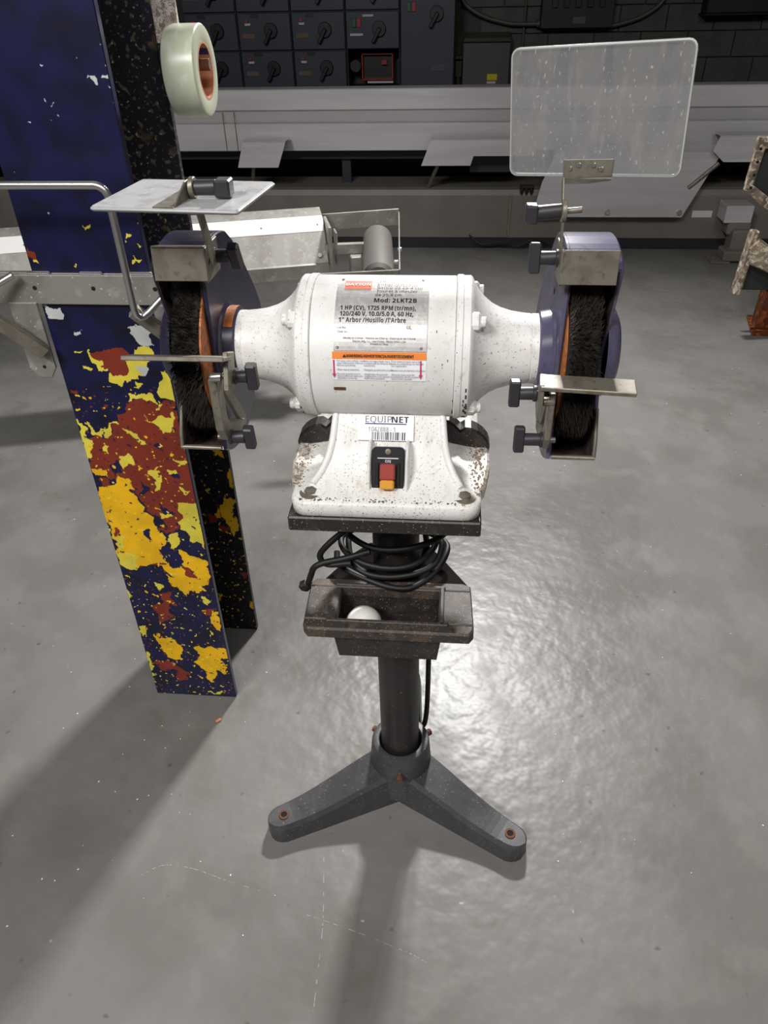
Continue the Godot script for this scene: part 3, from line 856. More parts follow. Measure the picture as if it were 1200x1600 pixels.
	box(st, sc + sy * 0.0055 + sn * 0.010, Vector3(0.021, 0.022, 0.012), 0.002, sb)
	obj("rocker", st, M.switch_red, sw, "red rocker")
	obj("lockout_key", box(mk(), sc - sy * 0.0115 + sn * 0.0125, Vector3(0.0195, 0.0125, 0.017), 0.002, sb), M.switch_amber, sw, "amber lockout key")
	st = mk()
	for s in [-1.0, 1.0]:
		box(st, sc + Vector3.RIGHT * s * 0.0145 + sy * 0.001 + sn * 0.007, Vector3(0.004, 0.034, 0.004), 0.001, sb)
	box(st, sc - sy * 0.026 + sn * 0.0065, Vector3(0.03, 0.012, 0.005), 0.001, sb)
	obj("switch_frame", st, M.black_plastic, sw)
	for y in [0.033, -0.0335]:
		obj("screw", lathe(mk(), along(sc + sy * y + sn * 0.0055, sn), [Vector2(0, 0), Vector2(0.0045, 0), Vector2(0.004, 0.0015), Vector2(0, 0.0022)], 16), M.worn_steel, sw)
	ink = mk()
	lettering(ink, "ON", 0.004, Vector2(0, 0), func(p: Vector2) -> Vector3: return sc + Vector3.RIGHT * p.x + sy * (0.0198 + p.y) + sn * 0.0068, true, 1)
	for q in [[-0.0145, 0.0145, 0.0232, 0.0248]]:
		var a := sc + sn * 0.0068
		tri(ink, a + Vector3.RIGHT * q[0] + sy * q[2], a + Vector3.RIGHT * q[1] + sy * q[2], a + Vector3.RIGHT * q[1] + sy * q[3])
		tri(ink, a + Vector3.RIGHT * q[0] + sy * q[2], a + Vector3.RIGHT * q[1] + sy * q[3], a + Vector3.RIGHT * q[0] + sy * q[3])
	obj("lettering", ink, M.label_white, sw)
	for s in [-1.0, 1.0]:
		wheel_end(g, s)
	# grit lying on the casting
	var rng := RandomNumberGenerator.new()
	rng.seed = 12
	st = mk()
	for i in 640:
		var s := 1.0 if rng.randf() < 0.66 else -1.0
		var p := Vector3(0.004 + s * rng.randf_range(0.1, 0.14), 0.867, rng.randf_range(-0.01, 0.13))
		if i % 3 == 0:
			p = Vector3(rng.randf_range(-0.115, 0.12), 0.8665, rng.randf_range(0.142, 0.156))
		var z := rng.randf_range(0.0008, 0.0024)
		box(st, p, Vector3(z * 1.6, z * 0.8, z), 0.0003, Basis.from_euler(Vector3(rng.randf() * 3, rng.randf() * 3, rng.randf() * 3)))
	var grit := obj("grinding_grit", st, M.crusted, g)
	grit.set_meta("kind", "stuff")

func guard_outline(r: float, front: bool, notch := 0.0) -> PackedVector2Array:
	var o := PackedVector2Array()
	for i in 11:
		var a := deg_to_rad(lerpf(62, 110, i / 10.0))
		o.append(Vector2(cos(a) * r, AXLE + sin(a) * r))
	for q in [[-0.078, 0.125], [-0.105, 0.1], [-0.135, 0.066], [-0.17, 0.025], [-0.192, -0.008], [-0.198, -0.034], [-0.19, -0.062], [-0.165, -0.085], [-0.125, -0.108]]:   # the dust chute at the rear
		var v := Vector2(q[0], q[1])
		v *= (v.length() - (0.152 - r)) / v.length()
		o.append(v + Vector2(0, AXLE))
	for i in 17:
		var a := deg_to_rad(lerpf(232, 306, i / 16.0))
		o.append(Vector2(cos(a) * r, AXLE + sin(a) * r))
	if front:
		for q in [[0.084, -0.1], [0.074, -0.05], [0.07, 0.0], [0.069, 0.06], [0.068, 0.11]]:
			o.append(Vector2(q[0] - notch * (1.0 - absf(q[1]) / 0.115), AXLE + q[1]))
	return o

func wheel_end(g: Node3D, s: float) -> void:
	var right := s > 0
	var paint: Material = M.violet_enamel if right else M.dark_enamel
	var cx := -0.002
	# guard: neck, two side plates, rim
	var st := mk()
	lathe(st, along(Vector3(cx, AXLE, 0), Vector3(s, 0, 0)), [Vector2(0.02, 0.2065), Vector2(0.049, 0.2065), Vector2(0.0515, 0.2085), Vector2(0.0535, 0.222), Vector2(0.058, 0.2245), Vector2(0.0615, 0.2265), Vector2(0.0625, 0.2305), Vector2(0.061, 0.2335), Vector2(0.02, 0.2335)], 56)
	var neck := obj("guard_neck", st, paint, g)
	if not right:
		obj("rust_patch", curved_sheet(mk(), cx - 0.2215, cx - 0.209, 48, 112, 0.0537, 0.0008, 14), M.orange_steel, neck, "rust bloom on top of the neck")
	st = mk()
	extrude(st, side_plane(cx + s * 0.2285), guard_outline(0.152, true), 0.006, 0.0015)
	var o := guard_outline(0.152, false)
	var inner := guard_outline(0.147, false)
	inner.reverse()
	o.append_array(inner)
	extrude(st, side_plane(cx + s * 0.2605), o, 0.062, 0.0012)
	extrude(st, side_plane(cx + s * 0.2905), guard_outline(0.151, true, 0.04), 0.0045, 0.0015)
	# rounded shoulder that runs from the neck up to the rim
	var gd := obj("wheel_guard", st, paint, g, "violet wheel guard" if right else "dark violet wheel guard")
	obj("hub_dome", lathe(mk(), along(Vector3(cx, AXLE, 0), Vector3(s, 0, 0)), [Vector2(0.064, 0.292), Vector2(0.063, 0.298), Vector2(0.058, 0.306), Vector2(0.047, 0.312), Vector2(0.028, 0.316), Vector2(0, 0.317)], 48), paint, gd)
	st = mk()
	var ol := guard_outline(0.1465, false)
	var il := guard_outline(0.1455, false)
	il.reverse()
	ol.append_array(il)
	extrude(st, side_plane(cx + s * 0.2605), ol, 0.056, 0.0003)
	extrude(st, side_plane(cx + s * 0.2320), guard_outline(0.145, true), 0.001, 0.0003)
	extrude(st, side_plane(cx + s * 0.2878), guard_outline(0.145, true, 0.04), 0.001, 0.0003)
	obj("guard_lining", st, M.guard_inside, gd, "rust-brown inside of the guard")
	# bare chipped lip along the lower edge
	st = mk()
	var la := deg_to_rad(306)
	var lip := Vector3(0, AXLE + sin(la) * 0.1495, cos(la) * 0.1495)
	tube(st, [lip + Vector3(cx + s * 0.233, 0, 0), lip + Vector3(cx + s * 0.262, 0, 0), lip + Vector3(cx + s * 0.292, 0, 0)], 0.0032, 8)
	tube(st, [lip + Vector3(cx + s * 0.2905, 0, 0), Vector3(cx + s * 0.2905, AXLE - 0.1, 0.083), Vector3(cx + s * 0.2905, AXLE - 0.06, 0.058)], 0.0028, 8)
	obj("bare_lip", st, M.worn_steel, gd)
	for q in [[0.075, -0.02, 0.006], [-0.11, 0.03, 0.004], [0.105, 0.0, 0.005]]:
		obj("guard_bolt", hexbolt(mk(), Vector3(cx + s * 0.2305, AXLE + q[0], q[1]), Vector3(-s, 0, 0), q[2], 0.005), paint, gd)
	# wire wheel
	st = mk()
	lathe(st, along(Vector3(cx, AXLE, 0), Vector3(s, 0, 0)), [Vector2(0.02, 0.2355), Vector2(0.104, 0.2355), Vector2(0.107, 0.239), Vector2(0.107, 0.2705), Vector2(0.104, 0.274), Vector2(0.02, 0.274)], 64)
	var wh := obj("wire_wheel", st, M.wheel_core, g, "black wire wheel")
	obj("flange_disc", lathe(mk(), along(Vector3(cx, AXLE, 0), Vector3(s, 0, 0)), [Vector2(0.02, 0.2328), Vector2(0.097, 0.2328), Vector2(0.098, 0.2334), Vector2(0.098, 0.235), Vector2(0.02, 0.235)] if right else [Vector2(0.02, 0.2328), Vector2(0.1065, 0.2328), Vector2(0.1075, 0.2334), Vector2(0.1075, 0.236), Vector2(0.02, 0.236)], 64), M.orange_steel, wh, "rusty orange disc")
	var rng := RandomNumberGenerator.new()
	rng.seed = 100 + int(s)
	st = mk()
	for i in 5200:
		var a := rng.randf() * TAU
		var x := cx + s * rng.randf_range(0.236, 0.2745)
		var d := Vector3(s * rng.randf_range(-0.22, 0.22), sin(a), cos(a)).normalized()
		var t := Vector3(0, cos(a), -sin(a))
		d = (d + t * rng.randf_range(-0.25, 0.25)).normalized()
		var p := Vector3(x, AXLE + sin(a) * 0.1075, cos(a) * 0.1075)
		var l := rng.randf_range(0.010, 0.0185)
		var w := rng.randf_range(0.0004, 0.0009)
		var u := d.cross(Vector3.RIGHT).normalized() * w
		var v := Vector3.RIGHT * w
		for q in [[u, v], [v, -u], [-u, u - v]]:
			tri(st, p + q[0], p + q[1], p + d * l)
	var br := obj("wire_bristles", st, M.bristle, wh)
	br.set_meta("kind", "stuff")
	# spark deflector over the top of the opening
	st = mk()
	var dx := cx + s * 0.2485
	box(st, Vector3(dx, 1.165, 0.083), Vector3(0.068, 0.040, 0.0025), 0.0008, Basis(Vector3.RIGHT, -0.12))
	if not right:
		box(st, Vector3(dx, 1.184, 0.073), Vector3(0.066, 0.0022, 0.022), 0.0008, Basis(Vector3.RIGHT, -0.25))
	box(st, Vector3(cx + s * 0.2165, 1.163, 0.055), Vector3(0.0025, 0.042, 0.058), 0.0008)
	var df := obj("spark_deflector", st, M.worn_steel, g, "bent steel spark deflector")
	knob(df, Vector3(cx + s * 0.215, 1.166, 0.05), Vector3(-s, 0, 0), 0.15 if right else 0.5, 0.022)
	# eye shield
	if right:
		st = mk()
		var e0 := Vector3(0.152, 1.251, 0.0)
		var ex := Vector3(0.332, 1.263, 0.07) - e0
		var bx := ex.normalized()
		var by := (Vector3(0.1475, 1.381, 0.0) - e0)
		by = (by - bx * by.dot(bx)).normalized()
		var bz := bx.cross(by)
		var w := ex.length()
		var fr := Transform3D(Basis(bx, by, bz), e0)
		var sh := obj("eye_shield", extrude(st, fr, rrect(w, 0.129, 0.008, Vector2(w / 2, 0.0645)), 0.004, 0.0006), M.scratched_plexiglass, g, "upright scratched clear eye shield")
		st = mk()
		var rim := []
		for p in rrect(w, 0.129, 0.008, Vector2(w / 2, 0.0645)):
			rim.append(fr * Vector3(p.x, p.y, 0.0))
		rim.append(rim[0])
		obj("polished_edge", tube(st, rim, 0.0018, 6), M.plexiglass_edge, sh)
		st = mk()
		extrude(st, fr * Transform3D(Basis(), Vector3(0, 0, 0.0032)), pv([0.065, -0.004, 0.121, 0.0, 0.122, 0.018, 0.065, 0.017]), 0.0018, 0.0005)
		extrude(st, fr * Transform3D(Basis(Vector3.RIGHT, 0.9), Vector3(0.0, -0.003, 0.003)), pv([0.064, 0.0, 0.122, 0.001, 0.12, -0.003, 0.092, -0.011, 0.064, -0.013]), 0.0018, 0.0005)
		obj("shield_bracket", st, M.worn_steel, sh)
		for q in [[0.073, 0.008], [0.109, 0.008], [0.083, 0.012], [0.1, 0.012]]:
			obj("rivet", rod(mk(), fr * Vector3(q[0], q[1], 0.004), fr * Vector3(q[0], q[1], 0.006), 0.0028, 12), M.bright_steel, sh)
		st = mk()
		bar(st, Vector3(0.2155, 1.165, 0.052), Vector3(0.2135, 1.222, 0.049), 0.014, 0.0022, Vector3(0, 0, 1))
		bar(st, Vector3(0.2125, 1.215, 0.049), fr * Vector3(0.0655, -0.004, 0.004), 0.012, 0.002, Vector3(0, 0, 1))
		rod(st, Vector3(0.2105, 1.221, 0.05), Vector3(0.2165, 1.221, 0.05), 0.0125, 24)
		obj("shield_arm", st, M.worn_steel, sh)
		st = mk()
		rod(st, Vector3(0.212, 1.221, 0.05), Vector3(0.182, 1.2185, 0.05), 0.0085, 20)
		box(st, Vector3(0.176, 1.218, 0.05), Vector3(0.015, 0.021, 0.02), 0.002)
		obj("clamp_knob", st, M.knob_plastic, sh)
		obj("stud", rod(mk(), Vector3(0.2165, 1.221, 0.05), Vector3(0.235, 1.2225, 0.05), 0.0035, 10), M.worn_steel, sh)
	else:
		st = mk()
		var ct := Vector3(-0.2275, 1.245, 0.082)
		var b := Basis(Vector3.UP, -0.09)
		var fr := Transform3D(b, ct)
		var pl := fr * Transform3D(Basis(Vector3(1, 0, 0), Vector3(0, 0, 1), Vector3(0, -1, 0)), Vector3.ZERO)
		var sh := obj("eye_shield", extrude(st, pl, rrect(0.172, 0.136, 0.004), 0.0058, 0.001), M.lit_plexiglass, g, "scratched clear eye shield swung up flat")
		st = mk()
		var rim := []
		for p in rrect(0.172, 0.136, 0.004):
			rim.append(fr * Vector3(p.x, 0, p.y))
		rim.append(rim[0])
		obj("polished_edge", tube(st, rim, 0.0018, 6), M.plexiglass_edge, sh)
		st = mk()
		extrude(st, fr * Transform3D(Basis(Vector3(1, 0, 0), Vector3(0, 0, 1), Vector3(0, -1, 0)), Vector3(0, 0.0032, 0)), pv([-0.012, 0.068, 0.012, 0.068, 0.012, -0.045, -0.012, -0.045]), 0.002, 0.0005)
		extrude(st, fr * side_plane(0.0125), pv([0.066, 0.003, 0.05, 0.012, 0.03, 0.022, 0.012, 0.023, -0.002, 0.016, -0.04, 0.003]), 0.002, 0.0005)
		obj("shield_bracket", st, M.worn_steel, sh)
		st = mk()
		bar(st, Vector3(-0.2125, 1.16, 0.062), Vector3(-0.2125, 1.262, 0.104), 0.02, 0.0022, Vector3(0, 0, 1))
		rod(st, Vector3(-0.2145, 1.259, 0.104), Vector3(-0.2085, 1.259, 0.104), 0.0115, 24)
		obj("shield_arm", st, M.worn_steel, sh)
		st = mk()
		rod(st, Vector3(-0.209, 1.259, 0.104), Vector3(-0.184, 1.259, 0.104), 0.0085, 20)
		box(st, Vector3(-0.1755, 1.259, 0.104), Vector3(0.018, 0.019, 0.022), 0.002)
		obj("clamp_knob", st, M.knob_plastic, sh)
	# tool rest: angle plate, slotted side bracket, two clamps
	st = mk()
	if right:
		var b := Basis(Vector3.UP, -0.1) * Basis(Vector3.RIGHT, 0.06)
		box(st, Vector3(0.256, 1.037, 0.133), Vector3(0.114, 0.006, 0.034), 0.001, b)
		box(st, Vector3(0.2015, 1.018, 0.125), Vector3(0.007, 0.044, 0.034), 0.001, Basis(Vector3.UP, -0.1))
	else:
		var b := Basis(Vector3.RIGHT, -0.37)
		box(st, Vector3(-0.255, 1.0665, 0.14), Vector3(0.13, 0.006, 0.036), 0.001, b)
		box(st, Vector3(-0.194, 1.045, 0.129), Vector3(0.007, 0.048, 0.03), 0.001, b)
	var rest := obj("tool_rest", st, M.worn_steel, g, "flat steel tool rest")
	st = mk()
	var bx2 := 0.2165 if right else -0.214
	var outer := pv([0.128, 1.022, 0.128, 0.955, 0.116, 0.935, 0.03, 0.918, 0.03, 0.934, 0.098, 0.955, 0.106, 0.966, 0.106, 1.022])
	if not right:
		outer = pv([0.142, 1.038, 0.142, 0.965, 0.13, 0.944, 0.045, 0.915, 0.045, 0.931, 0.112, 0.963, 0.12, 0.975, 0.12, 1.038])
	extrude(st, side_plane(bx2), outer, 0.008 if right else 0.012, 0.0015)
	extrude(st, side_plane(bx2), pv([0.11, 1.03, 0.03, 0.935, 0.03, 0.915, 0.045, 0.918, 0.118, 1.02]), 0.006, 0.001)
	obj("rest_bracket", st, M.worn_steel, rest)
	if right:
		knob(rest, Vector3(0.196, 1.014, 0.112), Vector3(-1, 0, 0), 0.0, 0.02)
		knob(rest, Vector3(0.212, 0.944, 0.108), Vector3(-1, 0, 0), 0.1, 0.024)
		obj("hex_nut", hexbolt(mk(), Vector3(0.206, 1.009, 0.124), Vector3(1, 0, 0), 0.006, 0.014), M.worn_steel, rest)
	else:
		knob(rest, Vector3(-0.19, 1.033, 0.118), Vector3(1, 0, 0), 0.1, 0.016)
		knob(rest, Vector3(-0.209, 0.942, 0.118), Vector3(1, 0, 0), 0.2, 0.02)
		obj("hex_nut", hexbolt(mk(), Vector3(-0.2, 1.044, 0.146), Vector3(-1, 0, 0), 0.006, 0.014), M.bright_steel, rest)

# ---------------------------------------------------------------- pedestal, cord, ball
func pedestal() -> void:
	var o := thing("pedestal_stand", "black steel pedestal with a three-legged cast foot and a rusty water tray, under the grinder", "pedestal")
	var hub := Vector3(0.012, 0, -0.002)
	var st := mk()
	lathe(st, Transform3D(Basis(), hub), [Vector2(0.048, 0.02), Vector2(0.066, 0.02), Vector2(0.0655, 0.08), Vector2(0.0605, 0.142), Vector2(0.0585, 0.147), Vector2(0.0555, 0.148), Vector2(0.0465, 0.148), Vector2(0.0445, 0.146), Vector2(0.0435, 0.03)], 56)
	var h := obj("hub", st, M.grey_cast, o)
	for a in [-61.0, 59.0, 180.0]:
		var d := Vector3(sin(deg_to_rad(a)), 0, cos(deg_to_rad(a)))
		var side := Vector3(d.z, 0, -d.x)
		var rings := []
		var L := 0.302
		for k in 27:
			var t := k / 26.0
			var s := lerpf(0.02, L, minf(t * 1.25, 1.0)) if k < 20 else 0.0
			if k >= 20:
				var e := (k - 19) / 7.0
				s = L - 0.028 + 0.028 * sin(e * PI / 2 * 0.97)
			elif s > L - 0.028:
				s = L - 0.028
			var w := lerpf(0.043, 0.0265, clampf(s / L, 0, 1))
			if s > L - 0.028:
				w = 0.027 * sqrt(maxf(0.03, 1.0 - pow((s - (L - 0.028)) / 0.028, 2.0)))
			var y := lerpf(0.094, 0.044, smoothstep(0.0, 0.85, s / L))
			var c := hub + d * s
			var flare := 0.006
			rings.append(PackedVector3Array([c - side * (w + flare), c - side * (w + 0.002) + Vector3(0, y - 0.009, 0), c - side * maxf(w - 0.005, 0.001) + Vector3(0, y, 0), c + side * maxf(w - 0.005, 0.001) + Vector3(0, y, 0), c + side * (w + 0.002) + Vector3(0, y - 0.009, 0), c + side * (w + flare)]))
		var leg := obj("leg", loft(mk(), rings), M.grey_cast, o)
		var hc := hub + d * (L - 0.034) + Vector3(0, 0.0445, 0)
		obj("bolt_hole", lathe(mk(), Transform3D(Basis(), hc), [Vector2(0.0065, 0.0), Vector2(0.0105, 0.0), Vector2(0.0105, 0.0015), Vector2(0.0065, 0.0018), Vector2(0.0065, 0.0005)], 20), M.rust, leg)
		obj("hole_shadow", lathe(mk(), Transform3D(Basis(), hc), [Vector2(0.0066, 0.0), Vector2(0.0066, 0.0008), Vector2(0, 0.0008)], 20), M.black_void, leg)
	for a in [2.0, 128.0, 232.0]:
		var d := Vector3(sin(deg_to_rad(a)), 0, cos(deg_to_rad(a)))
		st = mk()
		rod(st, hub + d * 0.058 + Vector3(0, 0.112, 0), hub + d * 0.074 + Vector3(0, 0.112, 0), 0.0045, 12)
		hexbolt(st, hub + d * 0.07 + Vector3(0, 0.112, 0), d, 0.0075, 0.009)
		obj("set_screw", st, M.rust, h)
	obj("post", rod(mk(), hub + Vector3(0, 0.03, 0), hub + Vector3(-0.006, 0.805, 0), 0.0395, 48, 0.001), M.post_black, o)
	# top plate
	var pl := obj("top_plate", box(mk(), Vector3(0.0025, 0.8295, 0.012), Vector3(0.269, 0.024, 0.302), 0.002), M.black_paint, o)
	st = mk()
	box(st, Vector3(0.006, 0.80, 0.02), Vector3(0.1, 0.045, 0.09), 0.006)
	obj("plate_socket", st, M.black_paint, pl)
	# water tray
	st = mk()
	var y := 0.616
	var outer := pv([-0.122, 0.163, 0.131, 0.163, 0.138, 0.152, 0.134, 0.05, 0.122, 0.044, -0.124, 0.044, -0.132, 0.056, -0.130, 0.152])
	var x0 := -0.079
	var x1 := 0.083
	var z0 := 0.064
	var z1 := 0.141
	extrude(st, flat_plane(y), pv([x0, z1, x1, z1, x1 + 0.02, 0.163, 0.131, 0.163, 0.138, 0.152, -0.130, 0.152, -0.122, 0.163]) if false else pv([-0.130, 0.152, -0.122, 0.163, 0.131, 0.163, 0.138, 0.152, 0.138, z1, -0.130, z1]), 0.022, 0.003)
	extrude(st, flat_plane(y), pv([-0.130, z1, x0, z1, x0, z0, -0.132, z0]), 0.022, 0.002)
	extrude(st, flat_plane(y), pv([x1, z1, 0.138, z1, 0.135, z0, x1, z0]), 0.022, 0.002)
	extrude(st, flat_plane(y), pv([-0.132, z0, 0.135, z0, 0.134, 0.05, 0.122, 0.044, -0.124, 0.044, -0.132, 0.056]), 0.022, 0.002)
	# raised rim round the opening
	box(st, Vector3((x0 + x1) / 2, y + 0.012, z1 + 0.004), Vector3(x1 - x0 + 0.03, 0.007, 0.007), 0.0015)
	box(st, Vector3(x1 + 0.005, y + 0.012, (z0 + z1) / 2), Vector3(0.007, 0.007, z1 - z0 + 0.01), 0.0015)
	box(st, Vector3((x0 + x1) / 2, y + 0.012, z0 - 0.005), Vector3(x1 - x0 + 0.02, 0.005, 0.007), 0.0015)
	var tr := obj("water_tray", st, M.rusty_black, o, "rusty flanged water tray")
	st = mk()
	var pan := []
	for q in [[0.0, 0.0], [-0.064, 0.007]]:
		pan.append(PackedVector3Array([Vector3(x0 - 0.003 + q[1], y - 0.005 + q[0], z1 + 0.003 - q[1]), Vector3(x1 + 0.003 - q[1], y - 0.005 + q[0], z1 + 0.003 - q[1]), Vector3(x1 + 0.003 - q[1], y - 0.005 + q[0], z0 - 0.003 + q[1]), Vector3(x0 - 0.003 + q[1], y - 0.005 + q[0], z0 - 0.003 + q[1])]))
	var wall := mk()
	loft(wall, pan, false, false)
	var fl: PackedVector3Array = pan[1]
	tri(wall, fl[0], fl[1], fl[2])
	tri(wall, fl[0], fl[2], fl[3])
	var lowpan := []
	for p in pan:
		var c := PackedVector3Array()
		for v in p:
			c.append(Vector3(v.x + signf(v.x) * 0.003, v.y - 0.003, v.z + (0.003 if v.z > 0.1 else -0.003)))
		lowpan.append(c)
	loft(wall, lowpan, false, false)
	var fb: PackedVector3Array = lowpan[1]
	tri(wall, fb[0], fb[2], fb[1])
	tri(wall, fb[0], fb[3], fb[2])
	obj("tray_pan", wall, M.black_paint, tr)
	st = mk()
	extrude(st, flat_plane(y - 0.001), pv([-0.113, 0.046, 0.13, 0.046, 0.082, -0.03, 0.06, -0.06, -0.045, -0.06, -0.07, -0.03]), 0.02, 0.002)
	obj("tray_arm", st, M.shaded_black, tr)

func cord_and_ball() -> void:
	var o := thing("power_cord", "black power cord coiled around the pedestal below its top plate, plug end hanging left", "cord")
	var st := mk()
	var pts := []
	var rng := RandomNumberGenerator.new()
	rng.seed = 3
	for i in 58:
		var a := i * TAU / 16.0 - 0.4
		var rx := 0.085 + 0.012 * sin(i * 0.7) + 0.004 * rng.randf()
		var rz := 0.062 + 0.008 * cos(i * 0.5)
		var yy := 0.715 - 0.0009 * i + 0.02 * sin(a * 0.5 + 1.0) - 0.026 * maxf(0.0, sin(a)) * (0.3 + 0.7 * absf(sin(i * 0.23)))
		pts.append(Vector3(0.002 + cos(a) * rx, yy, 0.004 + sin(a) * rz))
	obj("coil", tube(st, cat(pts, 4), 0.0052, 10), M.cord_rubber, o)
	obj("cord_end", tube(mk(), cat([Vector3(-0.03, 0.703, 0.062), Vector3(-0.07, 0.69, 0.066), Vector3(-0.104, 0.681, 0.068), Vector3(-0.121, 0.672, 0.07), Vector3(-0.128, 0.655, 0.07), Vector3(-0.135, 0.634, 0.07)], 6), 0.0052, 10), M.cord_rubber, o)
	st = mk()
	lathe(st, along(Vector3(-0.134, 0.637, 0.07), Vector3(-0.5, -0.75, 0.05)), [Vector2(0, 0), Vector2(0.007, 0), Vector2(0.0085, 0.004), Vector2(0.0085, 0.012), Vector2(0.006, 0.015), Vector2(0, 0.016)], 14)
	box(st, Vector3(-0.141, 0.632, 0.07), Vector3(0.016, 0.014, 0.016), 0.003, Basis(Vector3.BACK, 0.5))
	obj("plug", st, M.cord_rubber, o)
	obj("upper_loop", tube(mk(), cat([Vector3(-0.04, 0.77, 0.03), Vector3(-0.065, 0.742, 0.05), Vector3(-0.098, 0.712, 0.06), Vector3(-0.112, 0.69, 0.062), Vector3(-0.1, 0.676, 0.066), Vector3(-0.06, 0.684, 0.07)], 6), 0.0052, 10), M.cord_rubber, o)
	obj("hanging_loop", tube(mk(), cat([Vector3(0.05, 0.7, -0.05), Vector3(0.064, 0.55, -0.056), Vector3(0.066, 0.3, -0.058), Vector3(0.064, 0.16, -0.058), Vector3(0.056, 0.118, -0.06), Vector3(0.044, 0.16, -0.064), Vector3(0.04, 0.5, -0.066)], 8), 0.0055, 10), M.cord_rubber, o)
	st = mk()
	lathe(st, Transform3D(Basis(), Vector3(-0.039, 0.587, 0.108)), [Vector2(0, -0.03), Vector2(0.0115, -0.0277), Vector2(0.0212, -0.0212), Vector2(0.0277, -0.0115), Vector2(0.03, 0), Vector2(0.0277, 0.0115), Vector2(0.0212, 0.0212), Vector2(0.0115, 0.0277), Vector2(0, 0.03)], 32)
	tag(obj("ball", st, M.ball_white), "round white ball lying in the left of the pedestal's water tray", "ball")

# ---------------------------------------------------------------- column, rack, tape
func column() -> void:
	var o := thing("steel_column", "tall steel H-column in flaking blue, yellow and rust-red paint, left of the grinder", "column")
	var x0 := -0.614
	var x1 := -0.412
	var w := x1 - x0
	var cx := (x0 + x1) / 2
	var st := mk()
	box(st, Vector3(cx, 2.5, -0.2125), Vector3(w, 4.999, 0.0148), 0.0015)
	obj("front_flange", st, M.column_blue, o)
	var paint := StandardMaterial3D.new()
	paint.resource_name = "flaking_paint"
	paint.roughness = 0.4
	paint.albedo_texture = flake_image(300, 1500, w, 1.5, FLAKES, hexc("11133e"), 0.3)
	st = mk()
	uv_quad(st, Vector3(x0 + 0.001, 0.002, -0.2046), Vector3(x1 - 0.001, 0.002, -0.2046), Vector3(x1 - 0.001, 1.5, -0.2046), Vector3(x0 + 0.001, 1.5, -0.2046))
	obj("paint_layer", st, paint, o, "flaking layers of blue, yellow, red and white paint")
	st = mk()
	box(st, Vector3(cx, 2.5, -0.33), Vector3(0.011, 4.999, 0.222), 0.001)
	obj("web", st, M.column_dark, o)
	st = mk()
	box(st, Vector3(cx, 2.5, -0.4485), Vector3(w, 4.999, 0.015), 0.0015)
	obj("rear_flange", st, M.column_rear, o)
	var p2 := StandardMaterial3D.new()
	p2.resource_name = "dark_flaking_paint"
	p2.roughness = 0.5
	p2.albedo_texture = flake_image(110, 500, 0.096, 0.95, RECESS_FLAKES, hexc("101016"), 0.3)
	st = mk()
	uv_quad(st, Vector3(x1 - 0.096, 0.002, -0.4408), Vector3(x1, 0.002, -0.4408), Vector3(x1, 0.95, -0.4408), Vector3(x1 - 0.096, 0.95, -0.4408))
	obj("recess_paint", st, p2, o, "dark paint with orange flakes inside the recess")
	# peg plate for the tape
	var pg := thing("peg_bracket", "short white-and-black speckled bracket plate on the column's rear edge behind the tape roll", "bracket")
	obj("white_plate", box(mk(), Vector3(-0.391, 1.43, -0.43), Vector3(0.04, 0.13, 0.008), 0.001), M.chipped_white, pg)
	obj("wooden_block", box(mk(), Vector3(-0.394, 1.33, -0.432), Vector3(0.036, 0.072, 0.02), 0.002), M.column_speckled, pg)
	obj("peg", rod(mk(), Vector3(-0.4, 1.335, -0.42), Vector3(-0.325, 1.335, -0.42), 0.009, 14), M.rust, pg)
	# tape roll hung on the peg
	var tp := thing("tape_roll", "thick roll of clear packing tape hung on the column's right edge", "tape")
	var ax := along(Vector3(-0.386, 1.326, -0.42), Vector3.RIGHT)
	obj("tape_winding", lathe(mk(), ax, [Vector2(0.042, 0.0), Vector2(0.0655, 0.0), Vector2(0.067, 0.0015), Vector2(0.067, 0.051), Vector2(0.0655, 0.0525), Vector2(0.042, 0.0525)], 72), M.clear_tape, tp)
	obj("side_face", lathe(mk(), ax, [Vector2(0.0655, 0.0526), Vector2(0.062, 0.0534), Vector2(0.044, 0.0534), Vector2(0.0415, 0.0526)], 72), M.tape_side, tp)
	obj("cardboard_core", lathe(mk(), ax, [Vector2(0.039, 0.0), Vector2(0.0425, 0.0), Vector2(0.0425, 0.0532), Vector2(0.039, 0.0532), Vector2(0.039, 0.0)], 64), M.cardboard, tp, "orange-brown printed core")
	st = mk()
	for k in 2:
		var a0 := deg_to_rad([205.0, 236.0][k])
		lathe(st, ax, [Vector2(0.0388, 0.052), Vector2(0.0388, 0.01)], 10, a0, a0 + 0.35)
	obj("core_print", st, M.blue_ink, tp)

